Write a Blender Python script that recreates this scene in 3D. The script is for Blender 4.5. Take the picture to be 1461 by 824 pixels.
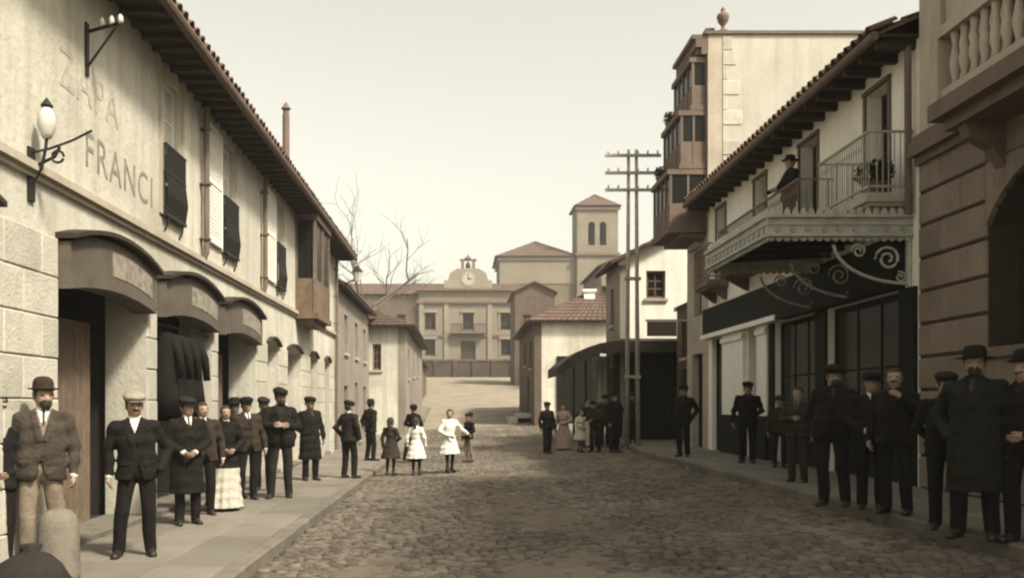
import bpy, bmesh, math, random
import numpy as np
from mathutils import Vector, Matrix

random.seed(7)
rng = np.random.default_rng(11)
for o in list(bpy.data.objects):
    bpy.data.objects.remove(o)
scene = bpy.context.scene
col = scene.collection
R = math.radians

# ------------------------------------------------------------------ camera
F_PX, IMG_W, IMG_H = 1300.0, 1461.0, 824.0
VPX, VPY = 660.0, 577.0
cam_d = bpy.data.cameras.new('camera')
cam = bpy.data.objects.new('camera', cam_d)
col.objects.link(cam)
cam.location = (0, 0, 1.7)
cam.rotation_euler = (R(90), 0, 0)
cam_d.sensor_width = 36.0
cam_d.lens = 36.0 * F_PX / IMG_W
cam_d.shift_x = (IMG_W / 2 - VPX) / IMG_W
cam_d.shift_y = (VPY - IMG_H / 2) / IMG_W
cam_d.clip_start = 0.05
cam_d.clip_end = 3000
scene.camera = cam

# ------------------------------------------------------------------ sky and sun
SUN_EL, SUN_AZ = 50.0, 131.0      # azimuth measured from +Y towards +X
world = bpy.data.worlds.new('World')
scene.world = world
world.use_nodes = True
nt = world.node_tree
nt.nodes.clear()
sky = nt.nodes.new('ShaderNodeTexSky')
sky.sky_type = 'NISHITA'
sky.sun_disc = False
sky.sun_elevation = R(SUN_EL)
sky.sun_rotation = R(SUN_AZ)
sky.air_density = 1.0
sky.dust_density = 4.0
sky.ozone_density = 0.6
hs = nt.nodes.new('ShaderNodeHueSaturation')
hs.inputs['Saturation'].default_value = 0.22
tint = nt.nodes.new('ShaderNodeMixRGB')
tint.blend_type = 'MULTIPLY'
tint.inputs[0].default_value = 1.0
tint.inputs[2].default_value = (1.0, 0.935, 0.765, 1)
bg = nt.nodes.new('ShaderNodeBackground')
bg.inputs['Strength'].default_value = 0.112
wo = nt.nodes.new('ShaderNodeOutputWorld')
nt.links.new(sky.outputs[0], hs.inputs['Color'])
nt.links.new(hs.outputs[0], tint.inputs[1])
nt.links.new(tint.outputs[0], bg.inputs['Color'])
nt.links.new(bg.outputs[0], wo.inputs['Surface'])

sun_d = bpy.data.lights.new('sun', 'SUN')
sun_d.energy = 2.7
sun_d.angle = R(8)
sun_d.color = (1.0, 0.93, 0.80)
sun = bpy.data.objects.new('sun', sun_d)
col.objects.link(sun)
sd = Vector((math.sin(R(SUN_AZ)) * math.cos(R(SUN_EL)), math.cos(R(SUN_AZ)) * math.cos(R(SUN_EL)), math.sin(R(SUN_EL))))
sun.rotation_euler = sd.to_track_quat('Z', 'Y').to_euler()
sun.location = sd * 60

vs = scene.view_settings
vs.view_transform = 'Standard'
vs.look = 'None'
vs.gamma = 1.0
vs.use_curve_mapping = False
vs.exposure = 1.38
scene.cycles.filter_width = 2.2

# ------------------------------------------------------------------ materials
MATS = {}
def mat(name, c, rough=0.85, var=0.18, scale=3.0, bump=0.15, bscale=25.0, island=0.0, streak=0.0, metal=0.0, spec=0.3, c2=None, dirt=0.0, bdist=0.02):
    if name in MATS:
        return MATS[name]
    m = bpy.data.materials.new(name)
    m.use_nodes = True
    t = m.node_tree
    n, l = t.nodes, t.links
    b = n['Principled BSDF']
    b.inputs['Roughness'].default_value = rough
    b.inputs['Metallic'].default_value = metal
    b.inputs['Specular IOR Level'].default_value = spec
    geo = n.new('ShaderNodeNewGeometry')
    def noise(sc, det=5.0, src=None):
        k = n.new('ShaderNodeTexNoise')
        k.inputs['Scale'].default_value = sc
        k.inputs['Detail'].default_value = det
        k.inputs['Roughness'].default_value = 0.62
        l.new(src if src else geo.outputs['Position'], k.inputs['Vector'])
        return k
    def ramp(src, lo, hi, a=0.0, z=1.0):
        k = n.new('ShaderNodeMapRange')
        k.inputs['From Min'].default_value = lo
        k.inputs['From Max'].default_value = hi
        k.inputs['To Min'].default_value = a
        k.inputs['To Max'].default_value = z
        l.new(src, k.inputs['Value'])
        return k.outputs['Result']
    def mix(fac, A, B, mode='MIX'):
        k = n.new('ShaderNodeMixRGB')
        k.blend_type = mode
        for s, v in ((0, fac), (1, A), (2, B)):
            if hasattr(v, 'links') or hasattr(v, 'is_linked'):
                l.new(v, k.inputs[s])
            elif s == 0:
                k.inputs[0].default_value = v
            else:
                k.inputs[s].default_value = (v[0], v[1], v[2], 1)
        return k.outputs[0]
    lo = tuple(x * (1 - var) for x in c)
    hi = tuple(min(1, x * (1 + var)) for x in c)
    n1 = noise(scale)
    cur = mix(ramp(n1.outputs['Fac'], 0.3, 0.7), lo, hi)
    if c2 is not None:
        n3 = noise(scale * 0.23, 6.0)
        cur = mix(ramp(n3.outputs['Fac'], 0.42, 0.66), cur, c2)
    n2 = noise(scale * 7.0, 3.0)
    cur = mix(0.35 * var / 0.18 if var < 0.5 else 0.9, cur, mix(ramp(n2.outputs['Fac'], 0.25, 0.75), (0.55, 0.55, 0.55), (1, 1, 1)), 'MULTIPLY') if var > 0 else cur
    if island > 0:
        oi = n.new('ShaderNodeObjectInfo')
        ad = n.new('ShaderNodeMath'); ad.operation = 'ADD'
        l.new(geo.outputs['Random Per Island'], ad.inputs[0]); l.new(oi.outputs['Random'], ad.inputs[1])
        fr = n.new('ShaderNodeMath'); fr.operation = 'FRACT'
        l.new(ad.outputs[0], fr.inputs[0])
        v = ramp(fr.outputs[0], 0, 1, 1 - island, 1.0)
        cur = mix(1.0, cur, v, 'MULTIPLY')
    if streak > 0:
        mp = n.new('ShaderNodeMapping')
        mp.inputs['Scale'].default_value = (2.6, 2.6, 0.16)
        l.new(geo.outputs['Position'], mp.inputs['Vector'])
        k = noise(1.5, 6.0, mp.outputs['Vector'])
        f = ramp(k.outputs['Fac'], 0.45, 0.75, 0.0, streak)
        cur = mix(f, cur, tuple(x * 0.45 for x in c))
    if dirt > 0:
        k = noise(0.55, 7.0)
        f = ramp(k.outputs['Fac'], 0.5, 0.7, 0.0, dirt)
        cur = mix(f, cur, (c[0] * 0.5, c[1] * 0.46, c[2] * 0.4))
    l.new(cur, b.inputs['Base Color'])
    if bump > 0:
        nb = noise(bscale, 4.0)
        bp = n.new('ShaderNodeBump')
        bp.inputs['Strength'].default_value = bump
        bp.inputs['Distance'].default_value = bdist
        l.new(nb.outputs['Fac'], bp.inputs['Height'])
        l.new(bp.outputs['Normal'], b.inputs['Normal'])
    MATS[name] = m
    return m

M_PLASTER = mat('plaster_cream', (0.56, 0.535, 0.455), 0.92, 0.17, 0.9, 0.6, 14, streak=0.6, dirt=0.6, c2=(0.44, 0.415, 0.345))
M_PLASTER2 = mat('plaster_white', (0.82, 0.79, 0.69), 0.92, 0.07, 0.8, 0.30, 16, streak=0.30, dirt=0.22)
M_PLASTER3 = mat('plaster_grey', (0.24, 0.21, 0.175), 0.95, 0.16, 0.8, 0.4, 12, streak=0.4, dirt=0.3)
M_FIRE = mat('party_wall_render', (0.46, 0.44, 0.375), 0.95, 0.1, 0.5, 0.3, 9, streak=0.35, dirt=0.15)
M_ASHLAR = mat('ashlar_pale', (0.50, 0.475, 0.40), 0.9, 0.16, 2.2, 0.7, 30, island=0.2, dirt=0.45)
M_JOINT = mat('joint_mortar', (0.30, 0.27, 0.22), 0.95, 0.2, 4, 0.3, 30)
M_RUST = mat('rusticated_stone', (0.25, 0.20, 0.155), 0.88, 0.16, 1.6, 0.6, 28, island=0.22, streak=0.35, dirt=0.3)
M_RUSTJ = mat('rusticated_joint', (0.05, 0.04, 0.03), 0.95, 0.2, 4, 0.3, 30)
M_TRIM = mat('stone_trim', (0.40, 0.35, 0.28), 0.9, 0.14, 2.0, 0.4, 26, streak=0.3)
M_TRIMB = mat('stone_trim_brown', (0.15, 0.112, 0.086), 0.9, 0.18, 2.0, 0.4, 26, streak=0.3)
M_TILE = mat('clay_tile', (0.155, 0.095, 0.068), 0.9, 0.3, 5, 0.4, 40, island=0.4, dirt=0.4)
M_TILEFAR = mat('clay_tile_far', (0.10, 0.066, 0.05), 0.9, 0.3, 2, 0.3, 12, dirt=0.4)
M_WOODD = mat('wood_dark', (0.045, 0.030, 0.021), 0.7, 0.3, 8, 0.4, 50, island=0.25)
M_WOODB = mat('wood_brown', (0.17, 0.12, 0.085), 0.75, 0.3, 6, 0.4, 50, island=0.2)
M_WOODG = mat('wood_green_black', (0.014, 0.015, 0.011), 0.8, 0.3, 6, 0.3, 50, island=0.3, spec=0.1)
M_WHITEP = mat('white_paint', (0.76, 0.74, 0.67), 0.6, 0.08, 5, 0.15, 40, streak=0.2)
M_GREYP = mat('sign_grey', (0.10, 0.084, 0.066), 0.75, 0.2, 4, 0.2, 40)
M_SIGNL = mat('sign_pale', (0.28, 0.25, 0.20), 0.75, 0.45, 9, 0.1, 40)
M_DARKSIGN = mat('sign_dark', (0.014, 0.015, 0.012), 0.8, 0.3, 4, 0.15, 40, spec=0.1)
M_IRON = mat('iron_black', (0.022, 0.020, 0.018), 0.55, 0.3, 12, 0.2, 60, metal=0.3)
M_IRONP = mat('iron_pale_paint', (0.42, 0.415, 0.35), 0.6, 0.2, 6, 0.2, 50, streak=0.3)
M_ZINC = mat('zinc_sheet', (0.33, 0.34, 0.31), 0.55, 0.2, 3, 0.15, 20, metal=0.2)
M_CANVAS = mat('dark_canvas', (0.04, 0.034, 0.026), 0.95, 0.3, 4, 0.3, 30)
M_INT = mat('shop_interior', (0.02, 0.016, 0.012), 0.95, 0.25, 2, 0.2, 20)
M_PAVE = mat('pavement_slab', (0.20, 0.18, 0.148), 0.93, 0.14, 1.6, 0.35, 40, dirt=0.4, island=0.25, c2=(0.155, 0.137, 0.11))
M_KERB = mat('kerb_stone', (0.17, 0.15, 0.12), 0.9, 0.2, 3, 0.5, 40, island=0.3)
M_COB = mat('cobble_stone', (0.145, 0.12, 0.094), 0.85, 0.35, 0.9, 0.6, 45, island=0.6, dirt=0.4, c2=(0.25, 0.208, 0.16), spec=0.4)
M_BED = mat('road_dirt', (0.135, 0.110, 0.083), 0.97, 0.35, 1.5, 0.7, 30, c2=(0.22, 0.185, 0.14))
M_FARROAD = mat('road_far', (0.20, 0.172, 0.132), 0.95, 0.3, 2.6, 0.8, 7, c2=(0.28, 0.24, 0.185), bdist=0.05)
M_GROUND = mat('ground_earth', (0.20, 0.175, 0.13), 0.97, 0.25, 0.4, 0.3, 3)
M_POLE = mat('pole_wood', (0.34, 0.31, 0.26), 0.9, 0.3, 6, 0.4, 40, streak=0.4)
M_BRICK_SHADE = mat('dark_brick_and_shade', (0.115, 0.085, 0.065), 0.95, 0.25, 1.2, 0.4, 10, streak=0.3)  # brick houses; also paints the shade on the low shop's street wall
M_HALL = mat('hall_render', (0.19, 0.165, 0.13), 0.95, 0.12, 0.35, 0.2, 4, streak=0.2)
M_HALLD = mat('hall_render_brown', (0.11, 0.085, 0.065), 0.95, 0.14, 0.35, 0.2, 4, streak=0.2)
M_CHURCH = mat('church_stone', (0.20, 0.175, 0.135), 0.95, 0.14, 0.3, 0.3, 3, streak=0.3)
M_CHURCHB = mat('church_brick', (0.135, 0.106, 0.08), 0.95, 0.14, 0.3, 0.3, 3, streak=0.2)
M_HALLT = mat('hall_trim', (0.24, 0.21, 0.165), 0.95, 0.14, 0.5, 0.2, 6, streak=0.3)
M_WALLD = mat('dark_walling', (0.055, 0.042, 0.032), 0.95, 0.25, 0.8, 0.4, 8)
M_BARK = mat('bark', (0.11, 0.095, 0.08), 0.95, 0.3, 6, 0.5, 40)
M_LEAF = mat('leaf_dark', (0.035, 0.042, 0.022), 0.8, 0.4, 12, 0, 1, island=0.5)
M_STONEW = mat('limewashed_stone', (0.45, 0.42, 0.35), 0.9, 0.14, 6, 0.6, 30, dirt=0.2)
M_CLOCK = mat('clock_dial', (0.36, 0.335, 0.28), 0.6, 0.05, 3, 0, 1)
M_GLOBE = mat('milk_glass', (0.48, 0.46, 0.41), 0.25, 0.03, 3, 0, 1, spec=0.5)
M_PAINTL = mat('faded_letter_paint', (0.25, 0.225, 0.18), 0.9, 0.35, 11, 0.0, 1)
M_GLASS = mat('window_glass', (0.014, 0.015, 0.013), 0.22, 0.2, 2, 0.05, 3, spec=0.08)
M_CURTAIN = mat('curtain_cloth', (0.55, 0.52, 0.45), 0.95, 0.12, 9, 0.2, 30)
M_SACK = mat('sack_cloth', (0.022, 0.018, 0.014), 0.95, 0.3, 9, 0.5, 40)

# ------------------------------------------------------------------ mesh helpers
class MB:
    def __init__(s):
        s.v, s.f, s.mi = [], [], []
    def add(s, vs_, fs, mi=0):
        k = len(s.v)
        s.v += [tuple(p) for p in vs_]
        s.f += [tuple(i + k for i in f) for f in fs]
        s.mi += [mi] * len(fs)
    def hexa(s, p, mi=0):     # 8 points: bottom ring 0-3, top ring 4-7
        s.add(p, [(3, 2, 1, 0), (4, 5, 6, 7), (0, 1, 5, 4), (1, 2, 6, 5), (2, 3, 7, 6), (3, 0, 4, 7)], mi)
    def box(s, x0, x1, y0, y1, z0, z1, mi=0):
        s.hexa([(x0, y0, z0), (x1, y0, z0), (x1, y1, z0), (x0, y1, z0), (x0, y0, z1), (x1, y0, z1), (x1, y1, z1), (x0, y1, z1)], mi)
    def fbox(s, fr, a0, a1, b0, b1, c0, c1, mi=0):
        P = fr.pt
        s.hexa([P(a0, b0, c0), P(a1, b0, c0), P(a1, b0, c1), P(a0, b0, c1), P(a0, b1, c0), P(a1, b1, c0), P(a1, b1, c1), P(a0, b1, c1)], mi)
    def prism(s, pts, d, mi=0):    # polygon pts (3d) extruded by vector d
        n = len(pts)
        q = [tuple(Vector(p) + Vector(d)) for p in pts]
        s.add(list(pts) + q, [tuple(range(n))[::-1], tuple(range(n, 2 * n))] + [(i, (i + 1) % n, n + (i + 1) % n, n + i) for i in range(n)], mi)
    def tube(s, pts, rad, n=8, mi=0, cap=True):
        pts = [Vector(p) for p in pts]
        if not hasattr(rad, '__len__'):
            rad = [rad] * len(pts)
        rings = []
        for i, p in enumerate(pts):
            d = (pts[min(i + 1, len(pts) - 1)] - pts[max(i - 1, 0)])
            if d.length < 1e-9:
                d = Vector((0, 0, 1))
            d.normalize()
            ref = Vector((0, 0, 1)) if abs(d.z) < 0.9 else Vector((1, 0, 0))
            u = d.cross(ref).normalized()
            w = d.cross(u)
            rings.append([p + (u * math.cos(2 * math.pi * k / n) + w * math.sin(2 * math.pi * k / n)) * rad[i] for k in range(n)])
        vs_ = [q for r in rings for q in r]
        fs = []
        for i in range(len(pts) - 1):
            for k in range(n):
                fs.append((i * n + k, i * n + (k + 1) % n, (i + 1) * n + (k + 1) % n, (i + 1) * n + k))
        if cap:
            fs.append(tuple(range(n))[::-1])
            fs.append(tuple(range((len(pts) - 1) * n, len(pts) * n)))
        s.add(vs_, fs, mi)
    def lathe(s, c, prof, n=16, mi=0, sx=1.0, sy=1.0, rot=0.0):
        vs_, fs = [], []
        for (r, z) in prof:
            for k in range(n):
                a = 2 * math.pi * k / n
                x, y = r * sx * math.cos(a), r * sy * math.sin(a)
                vs_.append((c[0] + x * math.cos(rot) - y * math.sin(rot), c[1] + x * math.sin(rot) + y * math.cos(rot), c[2] + z))
        for i in range(len(prof) - 1):
            for k in range(n):
                fs.append((i * n + k, i * n + (k + 1) % n, (i + 1) * n + (k + 1) % n, (i + 1) * n + k))
        fs.append(tuple(range(n))[::-1])
        fs.append(tuple(range((len(prof) - 1) * n, len(prof) * n)))
        s.add(vs_, fs, mi)

class Fr:
    def __init__(s, o, u, n):
        s.o, s.u, s.n = Vector(o), Vector(u), Vector(n)
    def pt(s, a, b, c=0.0):
        q = s.o + s.u * a + s.n * c
        return (q.x, q.y, q.z + b)

def raw_obj(name, me, parent=None):
    o = bpy.data.objects.new(name, me)
    col.objects.link(o)
    if parent is not None:
        o.parent = parent
        o.location = -world_loc(parent)
    return o
def world_loc(o):
    p = Vector(o.location)
    while o.parent is not None:
        o = o.parent
        p = p + Vector(o.location)
    return p
def ob(name, mb, m, parent=None, smooth=False, normals=True):
    me = bpy.data.meshes.new(name)
    me.from_pydata(mb.v, [], mb.f)
    ms = m if isinstance(m, (list, tuple)) else [m]
    for k in ms:
        me.materials.append(k)
    if len(ms) > 1:
        me.polygons.foreach_set('material_index', mb.mi)
    if normals:
        b = bmesh.new(); b.from_mesh(me)
        bmesh.ops.recalc_face_normals(b, faces=b.faces)
        b.to_mesh(me); b.free()
    if smooth:
        me.polygons.foreach_set('use_smooth', [True] * len(me.polygons))
    me.update()
    return raw_obj(name, me, parent)
def tag(o, label=None, cat=None, group=None, kind=None):
    if label: o['label'] = label
    if cat: o['category'] = cat
    if group: o['group'] = group
    if kind: o['kind'] = kind
    return o
def thing(name, loc, label, cat, group=None):
    o = bpy.data.objects.new(name, None)
    o.empty_display_size = 0.3
    col.objects.link(o)
    o.location = loc
    return tag(o, label, cat, group)

BLK = {}
def block(name, x0, x1, y0, y1, z0, z1, m, parent, bev=0.015, fr=None):
    """a bevelled stone/board sharing one mesh per size; fr: coordinates are (a, b, c) of the frame"""
    if fr is not None:
        p, q = Vector(fr.pt(x0, y0, z0)), Vector(fr.pt(x1, y1, z1))
        x0, x1 = sorted((p.x, q.x)); y0, y1 = sorted((p.y, q.y)); z0, z1 = sorted((p.z, q.z))
    sx, sy, sz = x1 - x0, y1 - y0, z1 - z0
    key = (round(sx, 2), round(sy, 2), round(sz, 2), m.name, bev)
    if key not in BLK:
        b = bmesh.new()
        bmesh.ops.create_cube(b, size=1.0)
        bmesh.ops.scale(b, vec=(sx, sy, sz), verts=b.verts)
        bmesh.ops.bevel(b, geom=list(b.edges), offset=min(bev, min(sx, sy, sz) * 0.3), segments=1, affect='EDGES')
        me = bpy.data.meshes.new(name); b.to_mesh(me); b.free()
        me.materials.append(m)
        BLK[key] = (me, (sx, sy, sz))
    me, s0 = BLK[key]
    o = bpy.data.objects.new(name, me)
    col.objects.link(o)
    c = Vector(((x0 + x1) / 2, (y0 + y1) / 2, (z0 + z1) / 2))
    o.scale = (sx / s0[0], sy / s0[1], sz / s0[2])
    if parent is not None:
        o.parent = parent
        c = c - world_loc(parent)
    o.location = c
    return o

def wall_mesh(mb, fr, a0, a1, b0, b1, thick, holes, mi=0):
    """wall panel with rectangular holes (a0,a1,b0,b1); front at c=0, back at c=-thick; watertight"""
    A = sorted(set([a0, a1] + [x for h in holes for x in h[:2] if a0 < x < a1]))
    B = sorted(set([b0, b1] + [x for h in holes for x in h[2:4] if b0 < x < b1]))
    def solid(i, j):
        if i < 0 or j < 0 or i >= len(A) - 1 or j >= len(B) - 1:
            return False
        a, b = (A[i] + A[i + 1]) / 2, (B[j] + B[j + 1]) / 2
        return not any(h[0] < a < h[1] and h[2] < b < h[3] for h in holes)
    P = fr.pt
    for i in range(len(A) - 1):
        for j in range(len(B) - 1):
            if not solid(i, j):
                continue
            p, q, r, s_ = A[i], A[i + 1], B[j], B[j + 1]
            mb.add([P(p, r), P(q, r), P(q, s_), P(p, s_)], [(0, 1, 2, 3)], mi)
            mb.add([P(p, r, -thick), P(q, r, -thick), P(q, s_, -thick), P(p, s_, -thick)], [(3, 2, 1, 0)], mi)
            for (di, dj, e0, e1) in ((-1, 0, (p, r), (p, s_)), (1, 0, (q, s_), (q, r)), (0, -1, (q, r), (p, r)), (0, 1, (p, s_), (q, s_))):
                if not solid(i + di, j + dj):
                    mb.add([P(*e0), P(*e1), P(e1[0], e1[1], -thick), P(e0[0], e0[1], -thick)], [(0, 1, 2, 3)], mi)

def wall_obj(name, fr, a0, a1, b0, b1, thick, holes, m, parent, arches=()):
    mb = MB()
    wall_mesh(mb, fr, a0, a1, b0, b1, thick, holes)
    me_b = mb
    b = bmesh.new()
    vv = [b.verts.new(p) for p in me_b.v]
    for f in me_b.f:
        b.faces.new([vv[i] for i in f])
    bmesh.ops.remove_doubles(b, verts=b.verts, dist=1e-4)
    bmesh.ops.recalc_face_normals(b, faces=b.faces)
    me = bpy.data.meshes.new(name); b.to_mesh(me); b.free()
    me.materials.append(m)
    o = raw_obj(name, me, parent)
    for (p, q, spring, crown) in arches:         # fill the corners of a segmental or round arch head
        sp = MB()
        N = 8
        mid = (p + q) / 2; hw = (q - p) / 2; rise = crown - spring
        rad = (hw * hw + rise * rise) / (2 * rise)
        def arc(a):
            return crown - rad + math.sqrt(max(0, rad * rad - (a - mid) ** 2))
        for side in (0, 1):
            xs = [p + hw * k / N for k in range(N + 1)] if side == 0 else [q - hw * k / N for k in range(N + 1)]
            for k in range(N):
                x0, x1 = xs[k], xs[k + 1]
                z0, z1 = arc(x0), arc(x1)
                if crown - z0 < 0.003:
                    continue
                pts = [fr.pt(x0, z0, 0), fr.pt(x0, crown + 0.0, 0), fr.pt(x1, crown + 0.0, 0), fr.pt(x1, z1 if z1 < crown - 1e-4 else crown - 1e-4, 0)]
                d = fr.n * (-thick)
                sp.prism(pts, d)
        ob('arch_head', sp, m, o)
    return o

def windowp(parent, fr, a0, a1, b0, b1, c, cols=2, rows=3, m=None, fw=0.07, curtain=0.0, name='window'):
    """a window: frame with glazing bars, each pane a sub-part; sits at depth c behind the wall face"""
    m = m or M_WHITEP
    mb = MB()
    mb.fbox(fr, a0, a0 + fw, b0, b1, c - 0.06, c)
    mb.fbox(fr, a1 - fw, a1, b0, b1, c - 0.06, c)
    mb.fbox(fr, a0 + fw, a1 - fw, b0, b0 + fw, c - 0.06, c)
    mb.fbox(fr, a0 + fw, a1 - fw, b1 - fw, b1, c - 0.06, c)
    iw, ih = (a1 - a0 - 2 * fw), (b1 - b0 - 2 * fw)
    bw = fw * 0.45
    for k in range(1, cols):
        x = a0 + fw + iw * k / cols
        mb.fbox(fr, x - bw / 2, x + bw / 2, b0 + fw, b1 - fw, c - 0.045, c - 0.008)
    for k in range(1, rows):
        z = b0 + fw + ih * k / rows
        mb.fbox(fr, a0 + fw, a1 - fw, z - bw / 2, z + bw / 2, c - 0.043, c - 0.010)
    w = ob(name, mb, m, parent)
    for i in range(cols):
        for j in range(rows):
            p = MB()
            x0 = a0 + fw + iw * i / cols; x1 = a0 + fw + iw * (i + 1) / cols
            z0 = b0 + fw + ih * j / rows; z1 = b0 + fw + ih * (j + 1) / rows
            g = bw * 0.3
            p.fbox(fr, x0 + g, x1 - g, z0 + g, z1 - g, c - 0.032, c - 0.024)
            ob('pane', p, M_CURTAIN if z0 >= b1 - (b1 - b0) * curtain - 0.01 else M_GLASS, w)
    return w

def plank_door(parent, fr, a0, a1, b0, b1, c, m, n=None, th=0.05, name='door', pn='plank'):
    n = n or max(2, int((a1 - a0) / 0.2))
    mb = MB()
    mb.fbox(fr, a0, a1, b0, b1, c - th - 0.02, c - th)
    d = ob(name, mb, m, parent)
    w = (a1 - a0) / n
    for k in range(n):
        block(pn, a0 + k * w + 0.004, a0 + (k + 1) * w - 0.004, b0 + 0.005, b1 - 0.005, c - th, c, m, d, 0.008, fr)
    return d

def tile_roof(name, parent, e0, e1, r0, r1, m, pitch=0.24, row=0.42, amp=0.05, thick=0.05):
    """corrugated clay roof plane: eave e0->e1, ridge r0->r1 (may be shorter: hip)"""
    e0, e1, r0, r1 = map(Vector, (e0, e1, r0, r1))
    L = (e1 - e0).length
    nu = max(2, int(L / pitch)) * 4
    S = ((r0 + r1) / 2 - (e0 + e1) / 2).length
    nr = max(1, int(S / row))
    nrm = (e1 - e0).cross(r0 - e0)
    if nrm.length < 1e-6:
        nrm = (e1 - e0).cross(r1 - e0)
    nrm.normalize()
    if nrm.z < 0:
        nrm = -nrm
    mb = MB()
    rows_ = []
    for j in range(nr):
        for (t, lift) in ((j / nr, 0.035), ((j + 1) / nr, 0.0)):
            line = []
            for i in range(nu + 1):
                u = i / nu
                p = (e0.lerp(e1, u)).lerp(r0.lerp(r1, u), t)
                h = amp * (0.5 - 0.5 * math.cos(2 * math.pi * i / 4))
                line.append(p + nrm * (h + lift))
            rows_.append(line)
    vs_ = [p for l_ in rows_ for p in l_]
    W = nu + 1
    fs = []
    for j in range(len(rows_) - 1):
        for i in range(nu):
            fs.append((j * W + i, j * W + i + 1, (j + 1) * W + i + 1, (j + 1) * W + i))
    mb.add(vs_, fs)
    base = [e0 - nrm * 0.001, e1 - nrm * 0.001, r1 - nrm * 0.001, r0 - nrm * 0.001]
    mb.prism([tuple(p) for p in base], tuple(-nrm * thick))
    return ob(name, mb, m, parent, normals=False)

# ================================================================== SETTING
XL, XR = -4.3, 6.9                 # street fronts
KL, KR = -2.1, 4.9                 # kerb lines
def sstep(a, b, x):
    t = min(1, max(0, (x - a) / (b - a)))
    return t * t * (3 - 2 * t)
def G(x, y):
    """height of the street surface: rises to the right, climbs beyond 35 m to the square"""
    c = 0.30 * min(1, max(0, (x - KL) / (KR - KL))) * (1 - sstep(40, 90, y))
    if y < 35: r = 0.0
    elif y < 43: r = 0.066 * (y - 35) ** 2 / 16
    elif y < 120: r = 0.264 + 0.066 * (y - 43)
    else: r = 0.264 + 0.066 * 77
    return c + r

def sheet(name, xs, ys, dz, m, kind='structure', smooth=True):
    mb = MB()
    W = len(xs)
    mb.add([(x, y, G(x, y) + dz) for y in ys for x in xs],
           [(j * W + i, j * W + i + 1, (j + 1) * W + i + 1, (j + 1) * W + i) for j in range(len(ys) - 1) for i in range(W - 1)])
    o = ob(name, mb, m, smooth=smooth)
    return tag(o, kind=kind)

gx = [-900, -300, -100, -40, -20, -12, -8, -4.3, -2.1, 0, 2, 4.9, 6.9, 10, 16, 30, 60, 150, 400, 900]
gy = [-300, -60, -10, 0, 10, 20, 30] + list(range(35, 124, 4)) + [130, 180, 260, 500, 1500]
ground = sheet('ground', gx, gy, -0.03, M_GROUND)
def rut(x, y):
    w = 0.12 * math.sin(y * 0.21)
    return sum(math.exp(-((x - c_ - w) / 0.16) ** 2) for c_ in (0.35, 1.75, 2.75, 3.95))
def mud(x, y):
    n_ = math.sin(x * 1.1 + 0.5 * y) * math.sin(y * 0.53 - x * 0.4 + 1.0) + 0.6 * math.sin(x * 2.7 - y * 0.9) * math.sin(y * 1.3 + 2.0) + 0.35 * math.sin(5.1 * x + 2.2 * y) * math.sin(4.3 * y - x)
    return 0.026 * sstep(0.05, 1.0, n_) + 0.010 * rut(x, y) * (0.6 + 0.4 * math.sin(y * 0.8))
def road_mesh():
    xs = [KL + (KR + 0.02 - KL) * k / 58 for k in range(59)] + [5.6, 6.9, 9]
    ys = [-2, 1] + [2.5 + 0.16 * k for k in range(284)]
    mb = MB(); W = len(xs)
    mb.add([(x, y, G(x, y) + (mud(x, y) if x < KR and y > 2.4 else 0)) for y in ys for x in xs],
           [(j * W + i, j * W + i + 1, (j + 1) * W + i + 1, (j + 1) * W + i) for j in range(len(ys) - 1) for i in range(W - 1)])
    return tag(ob('road', mb, M_BED, smooth=True), kind='structure')
road = road_mesh()
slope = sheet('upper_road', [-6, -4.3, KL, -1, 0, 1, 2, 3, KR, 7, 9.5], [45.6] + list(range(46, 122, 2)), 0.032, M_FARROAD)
def cob_top(x, y):
    return G(x, y) + 0.034

# ---- cobbles: rounded setts, the nearest 300 in view as single pieces
def cob_verts(w, d, h, jit):
    hw, hd = w / 2, d / 2
    v = []
    for (z, s) in ((-0.03, 1.0), (h * 0.55, 1.0), (h, 0.70)):
        for (sx, sy) in ((-1, -1), (1, -1), (1, 1), (-1, 1)):
            v.append([sx * hw * s + jit.uniform(-1, 1) * w * 0.06, sy * hd * s + jit.uniform(-1, 1) * d * 0.06, z + (jit.uniform(-1, 1) * 0.004 if z > 0 else 0)])
    v.append([jit.uniform(-1, 1) * w * 0.08, jit.uniform(-1, 1) * d * 0.08, h + 0.006])
    f = []
    for k in range(2):
        for i in range(4):
            f.append((k * 4 + i, k * 4 + (i + 1) % 4, k * 4 + 4 + (i + 1) % 4, k * 4 + 4 + i))
    for i in range(4):
        f.append((8 + i, 8 + (i + 1) % 4, 12))
    return v, f
jit = random.Random(5)
COBM = []
for k in range(14):
    v, f = cob_verts(0.122 + 0.026 * jit.uniform(-1, 1), 0.100 + 0.014 * jit.uniform(-1, 1), 0.028 + jit.uniform(-0.008, 0.008), jit)
    me = bpy.data.meshes.new('cobble')
    me.from_pydata(v, [], f)
    me.materials.append(M_COB)
    me.polygons.foreach_set('use_smooth', [True] * len(me.polygons))
    COBM.append((me, v, f))
rest = MB()
cand = []
y = 3.0
row = 0
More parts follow.
